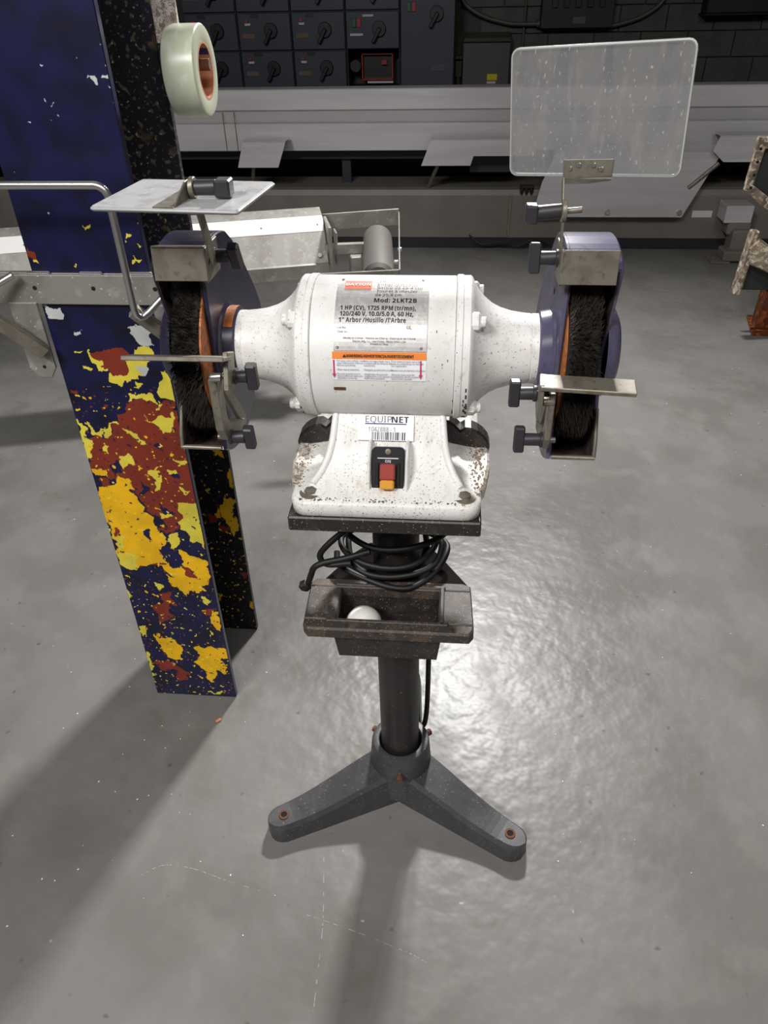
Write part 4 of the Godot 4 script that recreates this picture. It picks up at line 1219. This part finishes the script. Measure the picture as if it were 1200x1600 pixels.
func rack() -> void:
	var o := thing("steel_bracket_frame", "bare steel crossbar frame with bent rod arms, welded across the column front", "frame")
	var st := mk()
	box(st, Vector3(-0.70, 1.032, -0.2), Vector3(0.68, 0.05, 0.008), 0.001)
	box(st, Vector3(-0.70, 1.0565, -0.2095), Vector3(0.68, 0.003, 0.012), 0.0008)
	var bar_ := obj("crossbar", st, M.galvanised, o)
	for x in [-0.6, -0.51, -0.425]:
		st = mk()
		for k in 9:
			lathe(st, along(Vector3(x - 0.016 + 0.004 * k, 1.0585, -0.2), Vector3(0.2, 1, 0.5)), [Vector2(0.0045, -0.001), Vector2(0.0036, 0.002), Vector2(0, 0.0036)], 8)
		obj("weld_bead", st, M.bright_steel, bar_)
	for x in [-0.612, -0.51, -0.404]:
		obj("bolt_hole", rod(mk(), Vector3(x, 1.035, -0.197), Vector3(x, 1.035, -0.1955), 0.0042, 14), M.black_void, bar_)
	for x in [-0.64, -0.385]:
		st = mk()
		extrude(st, Transform3D(Basis(), Vector3(x, 0, -0.196 if x < -0.5 else -0.19)), pv([-0.026, 1.01, 0.024, 1.01, 0.024, 0.89, 0.012, 0.872, -0.012, 0.872, -0.024, 0.89]), 0.006, 0.001)
		var up := obj("upright", st, M.galvanised, o)
		obj("hole", rod(mk(), Vector3(x + 0.004, 0.893, -0.194), Vector3(x + 0.004, 0.893, -0.1912 if x < -0.5 else -0.185), 0.003, 12), M.black_void, up)
		obj("brace", bar(mk(), Vector3(-0.735, 1.068, -0.13) if x < -0.5 else Vector3(-0.425, 1.02, -0.14), Vector3(-0.618, 0.925, -0.18) if x < -0.5 else Vector3(-0.345, 0.922, -0.178), 0.022, 0.014, Vector3(0.4, 1, 0)), M.worn_steel, o)
	var path := [Vector3(-1.1, 1.213, -0.12), Vector3(-0.7, 1.213, -0.12), Vector3(-0.45, 1.213, -0.12)]
	path.append_array(arc_pts(Vector3(-0.432, 1.195, -0.12), 0.018, 90, 0))
	path.append(Vector3(-0.413, 1.03, -0.12))
	path.append_array([Vector3(-0.412, 1.02, -0.121), Vector3(-0.409, 1.0145, -0.124), Vector3(-0.403, 1.015, -0.128), Vector3(-0.395, 1.02, -0.132), Vector3(-0.338, 1.072, -0.165)])
	obj("bent_rod", tube(mk(), path, 0.0058, 14), M.bright_steel, o)
	obj("far_rod", tube(mk(), [Vector3(-0.78, 0.985, -0.12), Vector3(-0.7, 1.03, -0.15), Vector3(-0.634, 1.062, -0.18)], 0.0055, 12), M.bright_steel, o)

func arc_pts(c: Vector3, r: float, a0: float, a1: float) -> Array:
	var o := []
	for i in 9:
		var a := deg_to_rad(lerpf(a0, a1, i / 8.0))
		o.append(c + Vector3(cos(a), sin(a), 0) * r)
	return o

# ---------------------------------------------------------------- trough conveyor behind the column
func trough() -> void:
	var o := thing("chute_conveyor", "stainless conveyor bed with a white plastic edge strip and an end roller, behind the column", "conveyor", Vector3(-0.413, 0, -1.957), 0.27)
	var from := Vector3(-0.314, 0, -1.37)
	var L := 2.2
	var mid := Transform3D(Basis(Vector3(0, 0, 1), Vector3(0, 1, 0), Vector3(-1, 0, 0)), Vector3(-L / 2, 0, 0))
	var st := mk()
	extrude(st, mid, pv([-0.07, 0.862, -0.067, 0.865, 0.012, 0.853, 0.03, 0.838, 0.105, 0.745, 0.112, 0.742, 0.105, 0.70, 0.10, 0.70, 0.102, 0.735, 0.02, 0.832, -0.07, 0.855]), L, 0.0008)
	obj("bed_panel", st, M.galvanised, o)
	st = mk()
	extrude(st, mid, pv([0.006, 0.858, 0.018, 0.86, 0.044, 0.822, 0.036, 0.816]), L - 0.004, 0.002)
	var strip := obj("edge_strip", st, M.white_plastic, o, "white plastic edge strip")
	for k in 12:
		obj("screw", rod(mk(), Vector3(-0.02 - 0.17 * k, 0.838, 0.031), Vector3(-0.02 - 0.17 * k, 0.8395, 0.0325), 0.003, 10), M.worn_steel, strip)
	st = mk()
	box(st, Vector3(0.008, 0.79, 0.05), Vector3(0.01, 0.12, 0.13), 0.002)
	box(st, Vector3(0.03, 0.775, 0.06), Vector3(0.006, 0.1, 0.05), 0.002)
	obj("end_bracket", st, M.galvanised, o)
	obj("end_button", rod(mk(), Vector3(-0.025, 0.765, 0.098), Vector3(-0.025, 0.768, 0.104), 0.006, 14), M.label_white, o)
	for q in [[-0.6, 0.0], [-1.6, 0.0]]:
		st = mk()
		box(st, Vector3(q[0], 0.495, 0.0), Vector3(0.05, 0.41, 0.05), 0.003)
		box(st, Vector3(q[0], 0.296, 0.0), Vector3(0.1, 0.012, 0.1), 0.002)
		obj("support_leg", st, M.galvanised, o)
	# end frame with roller
	var b := Basis(Vector3.UP, -0.27)
	var inv := Transform3D(b, -(b * from))
	st = mk()
	var A := inv * Vector3(-0.33, 0.81, -1.47)
	var B := inv * Vector3(-0.088, 0.815, -1.52)
	bar(st, A, B, 0.05, 0.006)
	bar(st, inv * Vector3(-0.27, 0.79, -0.98), inv * Vector3(-0.055, 0.79, -1.02), 0.03, 0.006)
	bar(st, inv * Vector3(-0.30, 0.775, -1.3), inv * Vector3(-0.1, 0.775, -1.33), 0.03, 0.02)
	bar(st, B, inv * Vector3(-0.053, 0.79, -1.02), 0.03, 0.004)
	var fr := obj("end_frame", st, M.galvanised, o)
	for z in [-1.22, -1.1]:
		obj("frame_bolt", rod(mk(), inv * Vector3(-0.09 - z * 0.015, 0.8, z), inv * Vector3(-0.078 - z * 0.015, 0.8, z), 0.006, 12), M.bright_steel, fr)
	obj("roller", rod(mk(), inv * Vector3(-0.150, 0.772, -1.42), inv * Vector3(-0.112, 0.772, -1.03), 0.046, 40, 0.01), M.roller_grey, o)
	st = mk()
	box(st, inv * Vector3(-0.2, 0.525, -1.3), Vector3(0.05, 0.47, 0.05), 0.003)
	obj("end_leg", st, M.galvanised, o)
	# the numbers above are four fifths of the final size, counted from 0.29 below the foot
	for m in o.find_children("*", "MeshInstance3D", true, false):  # enlarged and set back, so its shadow falls hidden behind the grinder
		st = SurfaceTool.new()
		st.append_from(m.mesh, 0, Transform3D(Basis.from_scale(Vector3.ONE * 1.25), Vector3(0, -0.3625, 0)))
		m.mesh = st.commit()

# ---------------------------------------------------------------- long conveyor across the background
func long_conveyor() -> void:
	var o := thing("long_conveyor", "long stainless conveyor frame running across the hall in front of the control cabinets", "conveyor")
	var L := 9.0
	var X := 0.2
	var st := mk()
	box(st, Vector3(X, 0.858, -3.96), Vector3(L, 0.11, 0.02), 0.004)
	box(st, Vector3(X, 0.911, -4.02), Vector3(L, 0.006, 0.13), 0.002)
	obj("top_rail", st, M.stainless, o)
	st = mk()
	box(st, Vector3(X, 0.765, -3.985), Vector3(L, 0.1, 0.012), 0.002, Basis(Vector3.RIGHT, 0.35))
	box(st, Vector3(X, 0.655, -3.972), Vector3(L, 0.15, 0.02), 0.003)
	obj("side_panel", st, M.stainless, o)
	for x in [-1.32, -1.25]:
		obj("panel_seam", box(mk(), Vector3(x, 0.69, -3.958), Vector3(0.004, 0.21, 0.006), 0.001), M.worn_steel, o)
	st = mk()
	box(st, Vector3(X, 0.54, -4.1), Vector3(L, 0.06, 0.03), 0.003)
	box(st, Vector3(X, 0.41, -4.6), Vector3(L, 0.8, 0.04), 0.003)
	obj("belt_underside", st, M.cabinet_dark, o)
	st = mk()
	extrude(st, Transform3D(Basis(Vector3(0, 0, 1), Vector3(0, 1, 0), Vector3(-1, 0, 0)), Vector3(X, 0, 0)), pv([-3.95, 0.325, -3.965, 0.355, -4.0, 0.364, -4.3, 0.364, -4.3, 0.07, -3.95, 0.07]), L, 0.003)
	obj("lower_beam", st, M.painted_beam, o)
	st = mk()
	box(st, Vector3(0.445, 0.2, -3.946), Vector3(0.018, 0.24, 0.006), 0.002)
	obj("beam_joint", st, M.worn_steel, o)
	st = mk()
	box(st, Vector3(X, 0.034, -4.06), Vector3(L, 0.068, 0.2), 0.003)
	obj("dark_floor_bar", st, M.cabinet_dark, o)  # dark bar along the floor below the lower beam
	for x in [-3.4, -2.0, -0.6, 0.8, 2.2, 3.6]:
		st = mk()
		box(st, Vector3(x, 0.45, -4.15), Vector3(0.06, 0.9, 0.06), 0.003)
		obj("support_leg", st, M.cabinet_dark, o)
	# trapezoid cover
	st = mk()
	extrude(st, Transform3D(Basis(), Vector3(0, 0, -3.852)), pv([0.575, 0.222, 1.477, 0.222, 1.633, 0.585, 0.684, 0.585, 0.618, 0.422]), 0.006, 0.001)
	box(st, Vector3(1.155, 0.592, -3.89), Vector3(0.95, 0.006, 0.08), 0.002, Basis(Vector3.RIGHT, 0.5))
	var cv := obj("guard_cover", st, M.stainless, o, "trapezoid guard cover")
	for x in [1.03, 1.456]:
		obj("cover_bolt", hexbolt(mk(), Vector3(x, 0.252, -3.849), Vector3(0, 0, 1), 0.016, 0.016), M.bright_steel, cv)
	# slanted guide plates on rods
	var plates := [[-1.176, 0.655, -0.916, 0.655, -0.973, 0.517, -1.222, 0.517], [-0.054, 0.664, 0.53, 0.664, 0.53, 0.577, 0.199, 0.577, 0.183, 0.525, -0.109, 0.525], [1.585, 0.675, 2.3, 0.675, 2.3, 0.56, 1.82, 0.545, 1.79, 0.541, 1.632, 0.541, 1.56, 0.6]]
	for k in 3:
		st = mk()
		extrude(st, Transform3D(Basis(), Vector3(0, 0, -3.8)), pv(plates[k]), 0.005, 0.001)
		var x: float = plates[k][0]
		box(st, Vector3((x + plates[k][2]) / 2, plates[k][1] + 0.003, -3.86), Vector3(plates[k][2] - x, 0.005, 0.13), 0.001)
		var gp := obj("guide_plate", st, M.stainless, o)
		var r0 := Vector3([-1.131, -0.007, 1.62][k], 0.53, -3.83)
		obj("rod", rod(mk(), r0, r0 + Vector3(-0.06, -0.16, -0.16) if k < 2 else r0 + Vector3(-0.14, -0.14, -0.02), 0.012, 12), M.worn_steel, gp)
	obj("junction_plate", box(mk(), Vector3(0.31, 0.53, -3.97), Vector3(0.26, 0.15, 0.02), 0.004), M.cabinet_dark, o)
	st = mk()
	box(st, Vector3(0.54, 0.376, -3.95), Vector3(0.085, 0.02, 0.02), 0.002)
	for x in [0.51, 0.54, 0.57]:
		lathe(st, along(Vector3(x, 0.37, -3.94), Vector3(0, -1, 0)), [Vector2(0, 0), Vector2(0.012, 0), Vector2(0.012, 0.02), Vector2(0, 0.045)], 10)
	obj("hose_fitting", st, M.black_plastic, o)
	obj("warning_sticker", box(mk(), Vector3(1.625, 0.217, -3.9495), Vector3(0.12, 0.04, 0.002), 0.0005), M.label_white, o)
	# foot of the drive on the right
	st = mk()
	box(st, Vector3(1.79, 0.255, -3.86), Vector3(0.16, 0.1, 0.16), 0.006)
	obj("drive_cap", st, M.stainless, o)
	st = mk()
	box(st, Vector3(1.81, 0.17, -3.84), Vector3(0.14, 0.07, 0.12), 0.01)
	box(st, Vector3(1.83, 0.1, -3.79), Vector3(0.13, 0.15, 0.12), 0.012)
	box(st, Vector3(1.82, 0.04, -3.74), Vector3(0.2, 0.06, 0.14), 0.008)
	obj("drive_foot", st, M.painted_beam, o)
	st = mk()
	box(st, Vector3(1.71, 0.006, -3.74), Vector3(0.11, 0.012, 0.15), 0.002)
	rod(st, Vector3(1.69, 0.011, -3.74), Vector3(1.69, 0.02, -3.74), 0.012, 12)
	obj("anchor_plate", st, M.painted_beam, o)
	# loose cable below the beam
	st = mk()
	tube(st, cat([Vector3(0.2, 0.09, -3.93), Vector3(0.28, 0.04, -3.9), Vector3(0.4, 0.06, -3.89), Vector3(0.5, 0.03, -3.89), Vector3(0.6, 0.07, -3.9), Vector3(0.7, 0.04, -3.92)], 6), 0.006, 8)
	tag(obj("loose_cable", st, M.cord_rubber), "thin black cable sagging under the long conveyor's lower beam", "cable")

# ---------------------------------------------------------------- electrical gear on the back wall
func cabinets() -> void:
	var xs := [-2.28, -1.812, -1.343, -0.874, -0.409, 0.062]
	var what := ["leftmost grey motor control cabinet, half hidden by the tape roll", "second grey motor control cabinet, right of the tape roll", "middle grey motor control cabinet with brown door labels", "grey motor control cabinet with an open compartment and red frame inside", "rightmost grey motor control cabinet with a single tall door"]
	for k in 5:
		var x0: float = xs[k]
		var x1: float = xs[k + 1]
		var cx := (x0 + x1) / 2
		var w := x1 - x0
		var o := thing("control_cabinet", what[k], "cabinet", Vector3(cx, 0, -6.5), 0.0, "motor control cabinets along the back wall")
		var st := mk()
		if k == 3:
			box(st, Vector3(0, 1.57, -0.245), Vector3(w - 0.002, 1.26, 0.45), 0.004)
			box(st, Vector3(0, 0.32, -0.245), Vector3(w - 0.002, 0.64, 0.45), 0.004)
			box(st, Vector3(0, 0.79, -0.4), Vector3(w - 0.002, 0.32, 0.14), 0.004)
			for s in [-1.0, 1.0]:
				box(st, Vector3(s * (w / 2 - 0.006), 0.79, -0.22), Vector3(0.01, 0.32, 0.4), 0.002)
		else:
			box(st, Vector3(0, 1.1, -0.245), Vector3(w - 0.002, 2.2, 0.45), 0.004)
		obj("body", st, M.cabinet_dark, o)
		var rows := [0.37, 0.65, 0.93, 1.21, 1.49]
		if k == 4:
			rows = [0.65]
		for y0 in rows:
			if k == 3 and y0 == 0.65:
				open_bay(o, w)
				continue
			var dh: float = 0.85 if k == 4 else 0.28
			st = mk()
			box(st, Vector3(0, y0 + dh / 2, -0.008), Vector3(w - 0.016, dh - 0.012, 0.02), 0.004)
			var d := obj("door", st, M.cabinet_slate, o)
			var top: float = y0 + dh
			var kx := w * 0.12 if k < 4 else w * 0.16
			var ky := top - 0.13 if k < 4 else top - 0.32
			st = mk()
			rod(st, Vector3(kx, ky, 0), Vector3(kx, ky, 0.03), 0.058, 24, 0.004)
			bar(st, Vector3(kx + 0.01, ky + 0.01, 0.04), Vector3(kx - 0.055, ky - 0.095, 0.04), 0.03, 0.03, Vector3(1, -0.5, 0), 0.005)
			obj("handle", st, M.black_plastic, d)
			if k < 3:
				st = mk()
				box(st, Vector3(-w * 0.3, top - 0.17, 0.004), Vector3(0.11, 0.035, 0.004), 0.001)
				obj("door_label", st, M.label_brown, d)
				st = mk()
				box(st, Vector3(-w * 0.3, top - 0.085, 0.008), Vector3(0.05, 0.018, 0.012), 0.002)
				obj("selector", st, M.label_white, d)
				st = mk()
				rod(st, Vector3(-w * 0.31, top - 0.058, 0), Vector3(-w * 0.31, top - 0.058, 0.016), 0.013, 14)
				obj("push_button", st, M.signal_red, d)
				st = mk()
				box(st, Vector3(-w * 0.16, top - 0.026, 0.004), Vector3(0.07, 0.026, 0.004), 0.001)
				obj("nameplate", st, M.black_plastic, d)
			else:
				var by := top - 0.085 if k == 3 else top - 0.27
				for q in [[-0.34, "signal_green"], [-0.25, "signal_red"]]:
					st = mk()
					box(st, Vector3(w * q[0], by, 0.004), Vector3(0.035, 0.07, 0.014), 0.004)
					obj("push_button", st, M[q[1]], d)
				st = mk()
				if k == 3:
					box(st, Vector3(-w * 0.08, top - 0.035, 0.004), Vector3(0.09, 0.016, 0.004), 0.001)
					box(st, Vector3(-w * 0.3, top - 0.17, 0.004), Vector3(0.11, 0.018, 0.004), 0.001)
					obj("door_label", st, M.label_white, d)
				else:
					box(st, Vector3(w * 0.2, y0 + 0.14, 0.004), Vector3(0.12, 0.05, 0.004), 0.001)
					obj("door_label", st, M.box_grey, d)
	# wall gear to the right of the cabinets
	var o2 := thing("disconnect_box", "grey wall disconnect box with a yellow warning sticker and a drip lip", "electrical box", Vector3(0.345, 0, -6.97))
	var st2 := mk()
	box(st2, Vector3(0, 0.74, 0.07), Vector3(0.42, 0.42, 0.14), 0.006)
	var bd := obj("body", st2, M.box_grey, o2)
	obj("drip_lip", box(mk(), Vector3(0, 0.985, 0.08), Vector3(0.42, 0.03, 0.19), 0.005, Basis(Vector3.RIGHT, 0.2)), M.conduit, bd)
	obj("warning_sticker", box(mk(), Vector3(0.06, 0.68, 0.1415), Vector3(0.09, 0.05, 0.003), 0.001), M.label_yellow, bd)
	obj("sticker_foot", box(mk(), Vector3(0.055, 0.638, 0.1415), Vector3(0.08, 0.018, 0.003), 0.001), M.label_white, bd)
	st2 = mk()
	box(st2, Vector3(0.1, 0.74, -6.94), Vector3(0.055, 0.13, 0.05), 0.004)
	box(st2, Vector3(0.1, 0.83, -6.94), Vector3(0.065, 0.03, 0.055), 0.004)
	rod(st2, Vector3(0.1, 0.3, -6.94), Vector3(0.1, 0.68, -6.94), 0.024, 14)
	tag(obj("pipe_coupling", st2, M.conduit), "pale vertical pipe coupling between the last cabinet and the disconnect box", "pipe")
	var o3 := thing("breaker_box", "dark wall breaker box with a white label, above the eye shield at right", "electrical box", Vector3(1.11, 0, -6.97))
	st2 = mk()
	box(st2, Vector3(0, 1.24, 0.06), Vector3(0.62, 0.4, 0.12), 0.006)
	var bb := obj("body", st2, M.cabinet_dark, o3)
	for k in 5:
		obj("breaker_rib", box(mk(), Vector3(-0.2 + 0.1 * k, 1.3, 0.122), Vector3(0.05, 0.22, 0.02), 0.004), M.black_plastic, bb)
	obj("box_label", box(mk(), Vector3(0.02, 1.1, 0.1215), Vector3(0.11, 0.05, 0.003), 0.001), M.conduit, bb)
	st2 = mk()
	tube(st2, cat([Vector3(0.085, 1.5, -6.92), Vector3(0.11, 1.27, -6.92), Vector3(0.27, 1.15, -6.92), Vector3(0.5, 1.087, -6.92), Vector3(0.64, 1.075, -6.92), Vector3(0.798, 1.075, -6.92)], 8), 0.018, 12)
	rod(st2, Vector3(0.77, 1.075, -6.92), Vector3(0.798, 1.075, -6.92), 0.03, 14)
	tag(obj("conduit", st2, M.conduit), "grey conduit curving down into the left of the breaker box", "conduit", "")
	st2 = mk()
	tube(st2, cat([Vector3(1.424, 1.05, -6.93), Vector3(1.53, 1.07, -6.93), Vector3(1.69, 1.12, -6.93), Vector3(1.83, 1.22, -6.93), Vector3(1.9, 1.4, -6.93), Vector3(1.92, 1.7, -6.93)], 8), 0.018, 12)
	tag(obj("conduit", st2, M.conduit), "grey conduit sweeping up from the right of the breaker box", "conduit")
	st2 = mk()
	rod(st2, Vector3(0.668, 0.5, -6.958), Vector3(0.668, 4.9, -6.958), 0.011, 12)
	tag(obj("conduit", st2, M.conduit), "thin straight vertical conduit between the disconnect box and the breaker box", "conduit")
	st2 = mk()
	box(st2, Vector3(2.45, 1.27, -6.88), Vector3(0.55, 0.28, 0.18), 0.01)
	box(st2, Vector3(2.45, 1.125, -6.88), Vector3(0.58, 0.012, 0.2), 0.004)
	tag(obj("junction_box", st2, M.cabinet_dark), "dark junction box high on the block wall at the far right", "electrical box")

func open_bay(o: Node3D, w: float) -> void:
	var st := mk()
	box(st, Vector3(0.02, 0.79, -0.26), Vector3(0.28, 0.2, 0.1), 0.004)
	var c := obj("contactor", st, M.black_plastic, o, "open compartment with its contactor bare")
	st = mk()
	for x in [-0.115, 0.155]:
		box(st, Vector3(x, 0.79, -0.18), Vector3(0.012, 0.22, 0.05), 0.002)
	for y in [0.69, 0.885]:
		box(st, Vector3(0.02, y, -0.18), Vector3(0.28, 0.012, 0.05), 0.002)
	box(st, Vector3(0.08, 0.82, -0.19), Vector3(0.05, 0.04, 0.03), 0.003)
	obj("red_frame", st, M.signal_red, c)
	obj("label_rail", box(mk(), Vector3(0.05, 0.675, -0.1), Vector3(0.23, 0.016, 0.02), 0.002), M.label_white, c)
	obj("handle_mount", rod(mk(), Vector3(-0.17, 0.8, -0.25), Vector3(-0.17, 0.8, -0.1), 0.05, 20, 0.004), M.cabinet_dark, c)

# ---------------------------------------------------------------- crusted machine at the right edge
func right_machine() -> void:
	var o := thing("crusted_machine", "crusted steel machine leg with an orange foot plate at the right edge of the picture", "machine")
	var st := mk()
	bar(st, Vector3(1.432, 0.5, -2.55), Vector3(1.41, 0.215, -2.53), 0.05, 0.035, Vector3(0, 0, 1), 0.006)
	obj("leg", st, M.crusted, o)
	st = mk()
	extrude(st, Transform3D(Basis(Vector3.UP, -0.3), Vector3(1.42, 0, -2.53)), pv([0.0, 0.43, 0.03, 0.47, 0.3, 0.3, 0.3, 0.22, 0.14, 0.32, 0.02, 0.36]), 0.05, 0.006)
	obj("splash_arm", st, M.crusted, o)
	st = mk()
	extrude(st, Transform3D(Basis(), Vector3(0, 0, -2.6)), pv([1.42, 0.36, 1.46, 0.42, 1.8, 0.3, 1.8, 0.215, 1.412, 0.215]), 0.02, 0.004)
	obj("skirt_panel", st, M.dark_green_metal, o)
	st = mk()
	extrude(st, Transform3D(Basis(), Vector3(0, 0, -2.5)), pv([1.325, 0.885, 1.8, 0.88, 1.8, 0.84, 1.365, 0.84, 1.352, 0.7, 1.44, 0.645, 1.8, 0.645, 1.8, 0.6, 1.435, 0.6, 1.32, 0.68]), 0.02, 0.003)
	var br := obj("side_bracket", st, M.crusted, o)
	obj("back_panel", box(mk(), Vector3(1.6, 0.745, -2.54), Vector3(0.46, 0.2, 0.02), 0.003), M.dark_green_metal, br)
	for y in [0.84, 0.79, 0.74, 0.69]:
		obj("bolt_hole", rod(mk(), Vector3(1.345, y, -2.492), Vector3(1.345, y, -2.488), 0.006, 10), M.black_void, br)
	st = mk()
	box(st, Vector3(1.62, 0.4, -2.66), Vector3(0.07, 0.8, 0.07), 0.004)
	obj("post", st, M.orange_paint, o)
	st = mk()
	extrude(st, flat_plane(0.008), pv([1.55, -2.56, 1.72, -2.56, 1.76, -2.8, 1.6, -2.8]), 0.016, 0.002)
	var fp := obj("foot_plate", st, M.orange_paint, o, "orange bolted foot plate")
	obj("anchor_hole", rod(mk(), Vector3(1.6, 0.0155, -2.64), Vector3(1.6, 0.0165, -2.64), 0.012, 14), M.black_void, fp)

# ---------------------------------------------------------------- litter on the floor
const SCRATCHES := [
	[Vector3(-0.499, 0, 0.256), Vector3(-0.455, 0, 0.229), Vector3(-0.395, 0, 0.231), Vector3(-0.311, 0, 0.252), Vector3(-0.243, 0, 0.266)],
	[Vector3(-0.148, 0, 0.304), Vector3(-0.046, 0, 0.329), Vector3(0.051, 0, 0.358), Vector3(0.089, 0, 0.375)],
	[Vector3(-0.133, 0, 0.189), Vector3(-0.117, 0, 0.302), Vector3(-0.113, 0, 0.370), Vector3(-0.110, 0, 0.464)],
]
func litter() -> void:
	var rng := RandomNumberGenerator.new()
	rng.seed = 77
	var st := mk()
	for i in 200:
		var p := Vector3(rng.randf_range(-1.2, 1.4), 0.0008, rng.randf_range(-2.2, 0.42))
		if i % 4 == 0:
			p = Vector3(rng.randfn(-0.55, 0.22), 0.0008, rng.randfn(-0.1, 0.25))
		if Vector2(p.x - 0.012, p.z).length() < 0.32:
			continue
		var z := rng.randf_range(0.001, 0.0026)
		box(st, p, Vector3(z * rng.randf_range(0.8, 1.8), 0.0014, z), 0.0004, Basis(Vector3.UP, rng.randf() * 3.0))
	var o := obj("paint_chips", st, M.paper)
	tag(o, "small pale paint chips scattered over the grey floor", "debris")
	o.set_meta("kind", "stuff")
	tag(obj("wood_chip", box(mk(), Vector3(-0.437, 0.003, -0.131), Vector3(0.014, 0.005, 0.007), 0.0015, Basis(Vector3.UP, 0.7)), M.cardboard), "small tan wood chip on the floor just right of the column's foot", "chip")
	# pale scratches in the floor coating
	var floor_: Node3D = get_node("floor")
	for pts in SCRATCHES:
		var line := cat(pts, 16)
		st = mk()
		var k := 0
		while k < line.size() - 1:
			var a: Vector3 = line[k]
			var b: Vector3 = line[k + 1]
			if rng.randf() < 0.5:
				bar(st, a + Vector3(0, 0.0003, 0), b + Vector3(0, 0.0003, 0), rng.randf_range(0.0006, 0.0016), 0.0004, Vector3(0.3, 0, 1), 0.0001)
			k += 1
		obj("scratch", st, M.scratch_grey, floor_)
